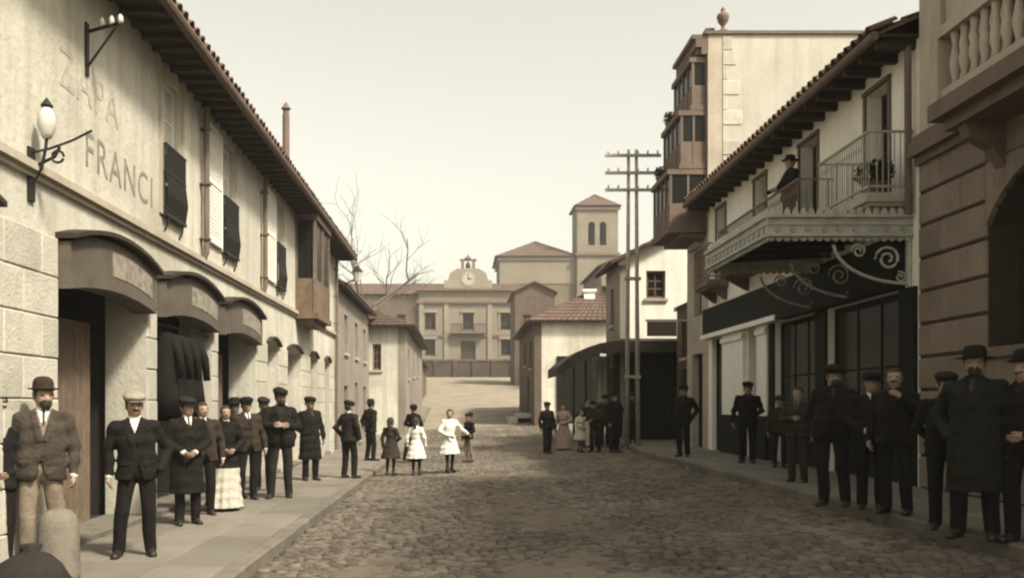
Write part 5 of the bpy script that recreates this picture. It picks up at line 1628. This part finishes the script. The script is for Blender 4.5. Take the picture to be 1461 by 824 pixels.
    if beard:
        put('hair', ell(hp((0, -0.068, 1.522)), (0.050, 0.044, 0.052), XH, YH), 0.01)
        put('hair', cone(hp((-0.028, -0.100, 1.551)), hp((0.028, -0.100, 1.551)), 0.010, 0.010, XH, YH), 0.006)
    elif kind == 'man' and seed % 2:
        put('hair', cone(hp((-0.026, -0.098, 1.552)), hp((0.026, -0.098, 1.552)), 0.009, 0.009, XH, YH), 0.006)
    # collar
    put('shirt', np.maximum(np.maximum(cone((0, 0.012, 1.44), (0, 0.006, 1.475), 0.066, 0.062), 1.43 - Z), Z - 1.492))
    # hands: palm in the body surface
    hands = []
    for sx, ap in ((1, arms[0]), (-1, arms[1])):
        if ap == 'pocket':
            continue
        e, wv = ARMS[ap]
        E = np.array((sx * e[0], e[1], e[2])); Wv = np.array((sx * wv[0], wv[1], wv[2]))
        d = (Wv - E) / np.linalg.norm(Wv - E)
        if ap == 'rail': d = (d + np.array((0, -0.2, -0.5))); d /= np.linalg.norm(d)
        K = Wv + d * 0.075
        lat = np.cross(d, np.array((sx * 1.0, 0, 0.0)))
        if np.linalg.norm(lat) < 0.4:
            lat = np.array((0, 0, 1.0))
        lat = lat / np.linalg.norm(lat)
        if kind == 'man': put('shirt', cone(Wv - d * 0.02, Wv + d * 0.008, 0.036, 0.036), 0.004)
        put('skin', cone(Wv - d * 0.02, Wv + d * 0.02, 0.026, 0.028), 0.008)
        put('skin', cone(Wv + d * 0.02 + lat * 0.014, K + lat * 0.022, 0.019, 0.018), 0.012)
        put('skin', cone(Wv + d * 0.02 - lat * 0.014, K - lat * 0.022, 0.019, 0.018), 0.012)
        hands.append((Wv, d, lat, K, sx))
    names = list(groups)
    full = None
    for g in names:
        full = groups[g] if full is None else smin(full, groups[g], 0.006)
    full = full + np.zeros((len(xs), len(ys), len(zs)), np.float32)
    V, Q = surface_nets(full, (xs[0], ys[0], zs[0]), r)
    # material by nearest group at quad centres
    C = V[Q].mean(1)
    gi = np.clip(((C - np.array((xs[0], ys[0], zs[0]))) / r).round().astype(int), 0, np.array(full.shape) - 1)
    best = np.full(len(C), 1e9); who = np.zeros(len(C), int)
    for k, g in enumerate(names):
        D = np.broadcast_to(groups[g], full.shape)[gi[:, 0], gi[:, 1], gi[:, 2]]
        m = D < best - 1e-5
        best[m] = D[m]; who[m] = k
    lut = {'top': 0, 'bottom': 1, 'stock': 1, 'skin': 2, 'shoe': 3, 'shirt': 4, 'hair': 5}
    mi = np.array([lut[g] for g in names])[who]
    # shirt front in the coat opening
    if kind == 'man':
        v_top, v_bot = 1.47, 1.17 + 0.05 * (seed % 3)
        frac = np.clip((C[:, 2] - v_bot) / (v_top - v_bot), 0, 1)
        vee = (mi == 0) & (C[:, 1] < -0.02) & (np.abs(C[:, 0]) < 0.062 * frac) & (C[:, 2] > v_bot)
        mi[vee] = 1
        vee = (mi <= 1) & (C[:, 1] < -0.02) & (np.abs(C[:, 0]) < 0.045 * np.clip((C[:, 2] - 1.31) / 0.14, 0, 1)) & (C[:, 2] > 1.31)
        mi[vee] = 4
        tie = (mi == 4) & (C[:, 1] < -0.03) & (np.abs(C[:, 0]) < 0.014) & (seed % 4 != 3)
        mi[tie] = 5
    xh = (C[:, 0] * ch_ + C[:, 1] * sh_) / hs; yh = (-C[:, 0] * sh_ + C[:, 1] * ch_) / hs; zh = hz + (C[:, 2] - hz) / hs
    eye = (mi == 2) & (yh < -0.06) & (np.abs(np.abs(xh) - 0.033) < 0.012) & (np.abs(zh - 1.600) < 0.0065)
    mi[eye] = 6
    if res < 0.0135:
        lip = (mi == 2) & (yh < -0.075) & (np.abs(xh) < 0.018) & (np.abs(zh - 1.538) < 0.006)
        mi[lip] = 7
    if apron:
        ap_ = (mi == 0) & (C[:, 1] < -0.03) & (np.abs(C[:, 0]) < 0.16) & (C[:, 2] < 1.08) if apron is True else (mi == 0) & (C[:, 2] < 0.70) & (C[:, 2] > 0.07)
        mi[ap_] = 4
    mb = MB()
    mb.v = [tuple(p) for p in V]; mb.f = [tuple(int(i) for i in q) for q in Q]; mb.mi = [int(k) for k in mi]
    for (Wv, d, lat, K, sx) in hands:             # four fingers and a thumb, slightly curled
        inw = np.cross(lat, d); inw = inw * (1 if inw[0] * sx < 0 else -1)
        for q, (off, L) in enumerate(((0.033, 0.070), (0.011, 0.080), (-0.011, 0.075), (-0.032, 0.058))):
            b0 = K + lat * off - d * 0.012
            p1 = b0 + d * L * 0.45 + inw * 0.006; p2 = p1 + d * L * 0.32 + inw * L * 0.22; p3 = p2 + d * L * 0.12 + inw * L * 0.30
            mb.tube([b0, p1, p2, p3], [0.0098, 0.0092, 0.0085, 0.0065], 6, 2)
        t0 = Wv + d * 0.03 + lat * 0.025
        t1 = t0 + d * 0.03 + lat * 0.022 + inw * 0.010; t2 = t1 + d * 0.032 + lat * 0.004 + inw * 0.014
        mb.tube([t0, t1, t2], [0.013, 0.0115, 0.008], 6, 2)
    mb.v = [(p[0] * s * w, p[1] * s * w, p[2] * s) for p in mb.v]
    if lean:
        mb.v = [(p[0], p[1] - lean * max(0, p[2] - 0.9 * s) ** 1.5, p[2]) for p in mb.v]
    sway, twist, tilt = rnd.uniform(-0.035, 0.035), rnd.uniform(-0.22, 0.22), rnd.uniform(-0.03, 0.03)
    def pose(p):
        z = p[2] / s
        f = min(1, max(0, (z - 0.15) / 0.8)); f = f * f * (3 - 2 * f)
        g = min(1, max(0, (z - 0.95) / 0.35)); g = g * g * (3 - 2 * g)
        a = twist * g
        x, y = p[0] * math.cos(a) - p[1] * math.sin(a), p[0] * math.sin(a) + p[1] * math.cos(a)
        return (x + s * (sway * f - (sway * 0.8 + tilt * 0.5) * g), y, p[2] + tilt * x * g)
    mb.v = [pose(p) for p in mb.v]
    t = thing(name, loc, label, 'person', group)
    t.rotation_euler = (0, 0, yaw)
    def child_obj(nm, mb_, ms, smooth=True):
        me = bpy.data.meshes.new(nm)
        me.from_pydata(mb_.v, [], mb_.f)
        for k in ms: me.materials.append(k)
        if len(ms) > 1: me.polygons.foreach_set('material_index', mb_.mi)
        if smooth: me.polygons.foreach_set('use_smooth', [True] * len(me.polygons))
        me.update()
        o = bpy.data.objects.new(nm, me); col.objects.link(o); o.parent = t
        return o
    body_top = CL[top]
    child_obj('body', mb, [body_top, CL[bottom], M_SKIN, M_SHOE, CL[shirt], M_HAIR, M_EYE, M_LIP])
    if hat:
        hb = MB()
        hm = CL[hatc]
        zc = hz + (1.645 - hz) * hs
        k = hs
        if hat == 'bowler':
            hb.lathe((0, 0.008, zc), [(0.132, 0.012), (0.140, 0.022), (0.132, 0.026), (0.098, 0.004), (0.096, 0.03), (0.094, 0.075), (0.080, 0.110), (0.050, 0.130), (0.01, 0.136)], 24, 0, 0.90 * k, 1.10 * k)
        elif hat == 'brim':
            hb.lathe((0, 0.008, zc), [(0.158, -0.004), (0.163, 0.004), (0.10, 0.010), (0.098, 0.05), (0.085, 0.105), (0.05, 0.118), (0.02, 0.100), (0.005, 0.098)], 24, 0, 0.92 * k, 1.08 * k)
        elif hat == 'straw':
            hb.lathe((0, 0.008, zc), [(0.175, -0.002), (0.176, 0.006), (0.098, 0.007), (0.096, 0.085), (0.09, 0.09), (0.01, 0.091)], 24, 0, 0.92 * k, 1.08 * k)
        elif hat == 'bonnet':
            hb.lathe((0, 0.02, zc - 0.05), [(0.105, 0.0), (0.118, 0.04), (0.115, 0.09), (0.09, 0.13), (0.05, 0.15), (0.005, 0.155)], 20, 0, 0.92 * k, 1.05 * k)
        else:
            hb.lathe((0, 0.004, zc), [(0.094, -0.012), (0.100, 0.006), (0.116, 0.030), (0.118, 0.042), (0.104, 0.062), (0.06, 0.078), (0.005, 0.082)], 24, 0, 0.95 * k, 1.12 * k)
            cant = rnd.uniform(0.05, 0.32)
            hb.v = [(p[0], p[1] - 0.008, p[2] + max(0, p[2] - zc) * 0.2 + cant * (p[1]) * (p[2] - zc) / 0.06 + rnd.uniform(-1, 1) * 0.003) for p in hb.v]
            pk = []
            for a in np.linspace(-0.95, 0.95, 9):
                pk.append((0.094 * k * math.sin(a), -0.100 * k * math.cos(a) - 0.001, zc + 0.004))
            for a in np.linspace(0.95, -0.95, 9):
                pk.append((0.088 * k * math.sin(a), -0.100 * k * math.cos(a) - 0.055 * k * math.cos(a) ** 0.6, zc - 0.016))
            hb.prism(pk, (0, 0, 0.010))
        hb.v = [(p[0] * ch_ - p[1] * sh_, p[0] * sh_ + p[1] * ch_, p[2]) for p in hb.v]
        hb.v = [(p[0] * s * w, p[1] * s * w, p[2] * s) for p in hb.v]
        if lean:
            hb.v = [(p[0], p[1] - lean * max(0, p[2] - 0.9 * s) ** 1.5, p[2]) for p in hb.v]
        hb.v = [pose(p) for p in hb.v]
        child_obj('hat', hb, [hm])
    return t

def place(px, Yd, pav):
    """ground point at depth Yd under picture column px"""
    x = (px - 660) * Yd / 1300
    z = {'L': ZPL + G(KL, Yd) + 0.002, 'R': ZPR + 0.002, 'S': cob_top(x, Yd) - 0.004}[pav]
    return (x, Yd, z)

PI = math.pi
# left pavement, near to far
person('bearded man in a tweed jacket, pale trousers and bowler hat at the first stone pier', place(62, 8.75, 'L'), 0.35, 1.76, 'man', 'tweed', 'tan', 'white', ('down', 'pocket'), 0.13, 0.05, 0.3, 'bowler', 'brown', True, 0.011, seed=1, stout=1.12)
person('man in dark coat just behind the bowler hatted man', place(-8, 8.55, 'L'), 0.7, 1.62, 'man', 'black', 'black', 'white', ('down', 'front'), 0.10, 0.0, 0.0, 'cap', 'char', False, 0.014, seed=2)
person('man in black suit, pale flat cap and white neckerchief, feet apart before a doorway', place(192, 9.4, 'L'), 0.30, 1.66, 'man', 'black', 'black', 'white', ('pocket', 'down'), 0.15, 0.02, 0.15, 'cap', 'capgrey', False, 0.011, seed=3)
person('man in long black coat and cap at the doorway hung with black coats', place(268, 11.9, 'L'), 0.5, 1.63, 'man', 'black', 'black', 'white', ('front', 'front'), 0.10, 0.0, 0.2, 'cap', 'char', False, 0.013, True, seed=4)
person('woman in black bodice and wide pale skirt among the men on the pavement', place(320, 13.4, 'L'), 0.5, 1.55, 'woman', 'black', 'black', 'pale', ('front', 'front'), 0.10, 0.0, 0.1, None, 'char', False, 0.013, seed=5, apron='skirt', big=1.0)
person('bareheaded man in dark brown jacket between the pale skirted woman and the broad man', place(352, 15.0, 'L'), 0.4, 1.66, 'man', 'brown', 'black', 'white', ('down', 'down'), 0.11, 0.03, -0.2, 'cap', 'black', False, 0.014, seed=6)
person('broad man in black jacket and peaked cap, arms folded, in the pavement group', place(399, 15.3, 'L'), 0.15, 1.80, 'man', 'black', 'char', 'char', ('cross', 'cross'), 0.13, 0.03, 0.3, 'cap', 'black', True, 0.013, seed=7, stout=1.22, big=1.06)
person('upright man in black long coat and dark cap by the last pier', place(443, 18.8, 'L'), 0.5, 1.70, 'man', 'black', 'black', 'char', ('down', 'back'), 0.10, 0.0, 0.3, 'cap', 'char', False, 0.014, True, seed=8)
person('man in dark grey standing at the left kerb', place(499, 19.4, 'L'), 2.6, 1.62, 'man', 'char', 'black', 'white', ('pocket', 'down'), 0.10, 0.04, 0.0, 'cap', 'char', False, 0.016, seed=9)
person('man in black coat by the grey house wall', place(529, 25.5, 'L'), 2.2, 1.68, 'man', 'black', 'black', 'char', ('back', 'back'), 0.10, 0.04, 0.0, 'brim', 'black', False, 0.018, seed=10)
# children and adults in the roadway
person('child in dark brown smock beside the girl in white', place(557, 21.4, 'S'), 2.9, 1.32, 'girl', 'brown', 'black', 'brown', ('down', 'front'), 0.08, 0.03, 0.0, None, 'char', False, 0.015, seed=11)
person('woman in black shawl standing behind the children in the roadway', place(590, 26.5, 'S'), 2.7, 1.62, 'woman', 'black', 'black', 'black', ('front', 'front'), 0.08, 0.0, 0.2, 'bonnet', 'black', False, 0.018, seed=12)
person('girl in plain white dress with dark hair and stockings', place(594, 21.2, 'S'), 3.0, 1.30, 'girl', 'white', 'black', 'white', ('down', 'down'), 0.08, 0.02, 0.0, None, 'char', False, 0.013, seed=13)
person('child in white smock with arms held out to the dark child', place(642, 21.6, 'S'), 0.5, 1.46, 'girl', 'white', 'brown', 'white', ('out', 'front'), 0.09, 0.05, -0.5, None, 'char', False, 0.013, seed=14)
person('boy in dark jacket close beside the child in white smock', place(669, 25.0, 'S'), -0.8, 1.30, 'boy', 'black', 'tan', 'char', ('front', 'down'), 0.08, 0.04, 0.0, 'cap', 'black', False, 0.016, seed=15)
# right roadway
person('slim figure in black at the kerb by the pale bundles', place(781, 27.5, 'S'), 0.4, 1.52, 'man', 'black', 'black', 'char', ('down', 'down'), 0.07, 0.0, 0.0, 'cap', 'char', False, 0.018, seed=16)
person('woman in pale rose dress under the curved canopy', place(804, 29.0, 'S'), -0.4, 1.45, 'woman', 'rose', 'rose', 'pale', ('front', 'down'), 0.08, 0.0, 0.0, None, 'char', False, 0.018, seed=17)
person('girl in pale cream dress beside the woman in rose', place(828, 27.5, 'S'), 0.6, 1.25, 'girl', 'pale', 'tan', 'pale', ('front', 'front'), 0.08, 0.0, 0.2, None, 'char', False, 0.018, seed=18)
person('man in brown stooping towards the girl in cream', place(849, 27.2, 'S'), -0.9, 1.50, 'man', 'brown', 'black', 'char', ('carry', 'carry'), 0.10, 0.06, 0.0, 'cap', 'char', False, 0.018, seed=19, lean=0.25)
person('stout man in black coat in front of the telegraph poles', place(877, 26.6, 'S'), 0.7, 1.72, 'man', 'black', 'black', 'char', ('pocket', 'down'), 0.12, 0.02, 0.0, 'brim', 'black', False, 0.017, True, seed=20, stout=1.2, big=1.08)
person('tall thin man in black standing just past the telegraph poles', place(903, 29.4, 'R'), 0.2, 1.60, 'man', 'char', 'black', 'char', ('back', 'back'), 0.10, 0.0, 0.0, 'cap', 'char', False, 0.018, seed=21)
person('woman in dark skirt and pale blouse among the group at the curved canopy', place(838, 30.2, 'S'), 0.3, 1.58, 'woman', 'char', 'char', 'pale', ('carry', 'down'), 0.08, 0.0, 0.3, None, 'char', False, 0.018, seed=40, apron=True)
person('man in charcoal jacket between the stooping man and the stout man', place(863, 29.6, 'S'), 0.1, 1.66, 'man', 'char', 'black', 'char', ('down', 'down'), 0.10, 0.02, 0.0, 'cap', 'black', False, 0.018, seed=41)
person('man in black jacket and brimmed hat just behind the woman in pale skirt', place(336, 15.4, 'L'), 0.5, 1.64, 'man', 'black', 'black', 'char', ('down', 'pocket'), 0.10, 0.0, 0.0, 'brim', 'black', False, 0.015, seed=42)
person('man in black jacket peering past the broad man with folded arms', place(376, 16.6, 'L'), 0.3, 1.66, 'man', 'black', 'black', 'char', ('down', 'down'), 0.10, 0.0, 0.2, 'cap', 'char', False, 0.015, seed=43)
person('man in brown jacket just behind the man in long black coat', place(290, 12.9, 'L'), 0.4, 1.6, 'man', 'brown', 'black', 'white', ('down', 'down'), 0.10, 0.0, 0.2, None, 'char', False, 0.015, seed=44)
# right pavement, far to near
person('lone man in black on the open stretch of right kerb', place(975, 21.8, 'R'), -0.5, 1.68, 'man', 'black', 'black', 'char', ('pocket', 'pocket'), 0.09, 0.0, 0.0, 'cap', 'black', False, 0.016, seed=22)
person('man in black before the white shop pilasters', place(1066, 19.4, 'R'), -0.4, 1.70, 'man', 'black', 'black', 'char', ('back', 'down'), 0.10, 0.0, 0.2, 'cap', 'black', False, 0.015, seed=23)
person('young man in brown leaning by the dark shopfront', place(1138, 14.6, 'R'), -0.6, 1.52, 'man', 'brown', 'brown', 'tan', ('down', 'cross'), 0.10, 0.0, 0.0, None, 'char', False, 0.014, seed=24)
person('boy in brown beside the white pilasters', place(1112, 18.0, 'R'), -0.3, 1.38, 'boy', 'brown', 'black', 'char', ('down', 'down'), 0.10, 0.0, 0.0, 'cap', 'brown', False, 0.015, seed=25)
person('broad shouldered man in black under the iron canopy', place(1190, 11.2, 'R'), -0.6, 1.70, 'man', 'black', 'black', 'char', ('pocket', 'back'), 0.11, 0.03, 0.3, 'cap', 'black', True, 0.013, seed=26, stout=1.15, big=1.08)
person('man in black with pale face turned, hand raised, under the canopy end', place(1278, 10.4, 'R'), -0.75, 1.66, 'man', 'black', 'black', 'black', ('raise', 'down'), 0.11, 0.0, 0.2, None, 'char', False, 0.013, seed=27)
person('slight man in black shoulder to shoulder with the man raising a hand', place(1243, 10.9, 'R'), -0.3, 1.60, 'man', 'black', 'black', 'white', ('front', 'front'), 0.10, 0.0, -0.2, 'cap', 'black', False, 0.014, seed=28)
person('tall man in greenish black overcoat and brimmed hat against the stone blocks', place(1390, 8.5, 'R'), -0.7, 1.74, 'man', 'green', 'black', 'char', ('down', 'pocket'), 0.12, 0.03, 0.2, 'brim', 'black', True, 0.012, True, seed=29, stout=1.15, big=1.1)
person('short man in black behind the tall man in overcoat', place(1350, 9.1, 'R'), -0.4, 1.54, 'man', 'black', 'black', 'pale', ('down', 'back'), 0.10, 0.0, 0.2, 'cap', 'char', False, 0.013, seed=30)
person('man in black at the far stone end of the right pavement, partly cut off', place(1462, 8.2, 'R'), -0.9, 1.68, 'man', 'black', 'black', 'char', ('front', 'down'), 0.10, 0.0, 0.0, 'bowler', 'black', False, 0.014, seed=31)
# balcony
person('figure in black leaning on the long balcony rail', (6.52, 18.15, 4.952), -1.45, 1.66, 'man', 'black', 'black', 'char', ('rail', 'rail'), 0.09, 0.0, 0.3, 'brim', 'black', False, 0.016, seed=32)

# ================================================================== SMALL THINGS
def guard_stone(loc, w, h, label):
    mb = MB()
    n = 20
    prof = [(w * 0.52, 0.0), (w * 0.53, h * 0.15), (w * 0.50, h * 0.45), (w * 0.47, h * 0.75), (w * 0.40, h * 0.90), (w * 0.26, h * 0.97), (w * 0.06, h)]
    mb.lathe((0, 0, 0), prof, n, 0, 1.0, 0.85)
    rnd = random.Random(int(abs(loc[0]) * 100))
    mb.v = [(p[0] + rnd.uniform(-1, 1) * 0.012, p[1] + rnd.uniform(-1, 1) * 0.012, p[2] + (rnd.uniform(-1, 1) * 0.008 if p[2] > 0.01 else 0)) for p in mb.v]
    o = ob('guard_stone', mb, M_STONEW if w > 0.4 else M_KERB, smooth=True)
    o.location = loc
    tag(o, label, 'guard stone')
    return o
guard_stone((-3.55, 8.0, ZPL), 0.36, 0.66, 'tall worn grey guard stone beside the bowler hatted man')
# dark sack in the corner
mb = MB()
mb.lathe((0, 0, 0), [(0.20, 0.0), (0.27, 0.08), (0.28, 0.22), (0.22, 0.36), (0.12, 0.44), (0.05, 0.47), (0.07, 0.52), (0.03, 0.53)], 18, 0, 1.1, 0.9)
rnd = random.Random(4)
mb.v = [(p[0] + rnd.uniform(-1, 1) * 0.018, p[1] + rnd.uniform(-1, 1) * 0.018, p[2]) for p in mb.v]
sk = ob('sack', mb, M_SACK, smooth=True)
sk.location = (-3.25, 6.85, ZPL); tag(sk, 'dark tied sack standing on the pavement below the bowler hatted man', 'sack')
# black coats hung in the second doorway
def hung_coat(loc, yaw, L, label):
    t = thing('hanging_coat', loc, label, 'coat', 'black coats hung in a doorway')
    mb = MB()
    tab = [(0.0, 0.05, 0.05), (-0.05, 0.20, 0.09), (-0.16, 0.23, 0.12), (-0.45, 0.20, 0.13), (-L * 0.7, 0.25, 0.16), (-L, 0.29, 0.18)]
    n = 18
    vs_, fs = [], []
    for (z, a, b) in tab:
        for k in range(n):
            an = 2 * PI * k / n
            f = 1 + 0.06 * math.sin(5 * an) * min(1, -z / L * 1.5)
            vs_.append((a * f * math.cos(an), b * f * math.sin(an), z))
    for i in range(len(tab) - 1):
        for k in range(n):
            fs.append((i * n + k, i * n + (k + 1) % n, (i + 1) * n + (k + 1) % n, (i + 1) * n + k))
    fs.append(tuple(range(n))); fs.append(tuple(range((len(tab) - 1) * n, len(tab) * n)))
    mb.add(vs_, fs)
    def add(nm, m_, mt):
        me = bpy.data.meshes.new(nm); me.from_pydata(m_.v, [], m_.f); me.materials.append(mt); me.polygons.foreach_set('use_smooth', [True] * len(me.polygons))
        o = bpy.data.objects.new(nm, me); col.objects.link(o); o.parent = t
    add('cloth', mb, CL['black'])
    for sx in (1, -1):
        sl = MB(); sl.tube([(sx * 0.17, 0, -0.10), (sx * 0.27, 0.02, -0.35), (sx * 0.30, 0.02, -0.68)], [0.07, 0.065, 0.055], 8); add('sleeve', sl, CL['black'])
    hk = MB(); hk.tube([(0, 0, -0.03), (0, 0, 0.10)], 0.008, 5); add('hook', hk, M_IRON)
    t.rotation_euler = (0, 0, yaw)
mb = MB(); mb.tube([(XL - 0.05, 12.77, 2.86), (XL - 0.05, 15.59, 2.86)], 0.018, 6); ob('coat_rail', mb, M_IRON, lb)
for k, yv in enumerate((13.15, 13.55, 13.95, 14.4)):
    hung_coat((XL - 0.05, yv, 2.76), 0.15 * (k - 1), (1.2, 1.3, 1.25, 1.15)[k], ('black coat hung first from the near jamb in the second arched doorway', 'longest black coat hung second from the near jamb of the second doorway', 'black coat hung third from the near jamb of the second doorway', 'shortest black coat hung fourth from the near jamb of the second doorway')[k])

# ================================================================== HAZE
mb = MB(); mb.box(-60, 60, -20, 190, -1.2, 36)
hz_o = tag(ob('haze', mb, []), kind='stuff')
hm = bpy.data.materials.new('haze_air'); hm.use_nodes = True
hm.node_tree.nodes.clear()
pv = hm.node_tree.nodes.new('ShaderNodeVolumePrincipled')
pv.inputs['Color'].default_value = (0.96, 0.93, 0.86, 1)
pv.inputs['Density'].default_value = 0.0007
mo = hm.node_tree.nodes.new('ShaderNodeOutputMaterial')
hm.node_tree.links.new(pv.outputs[0], mo.inputs['Volume'])
hz_o.data.materials.append(hm)
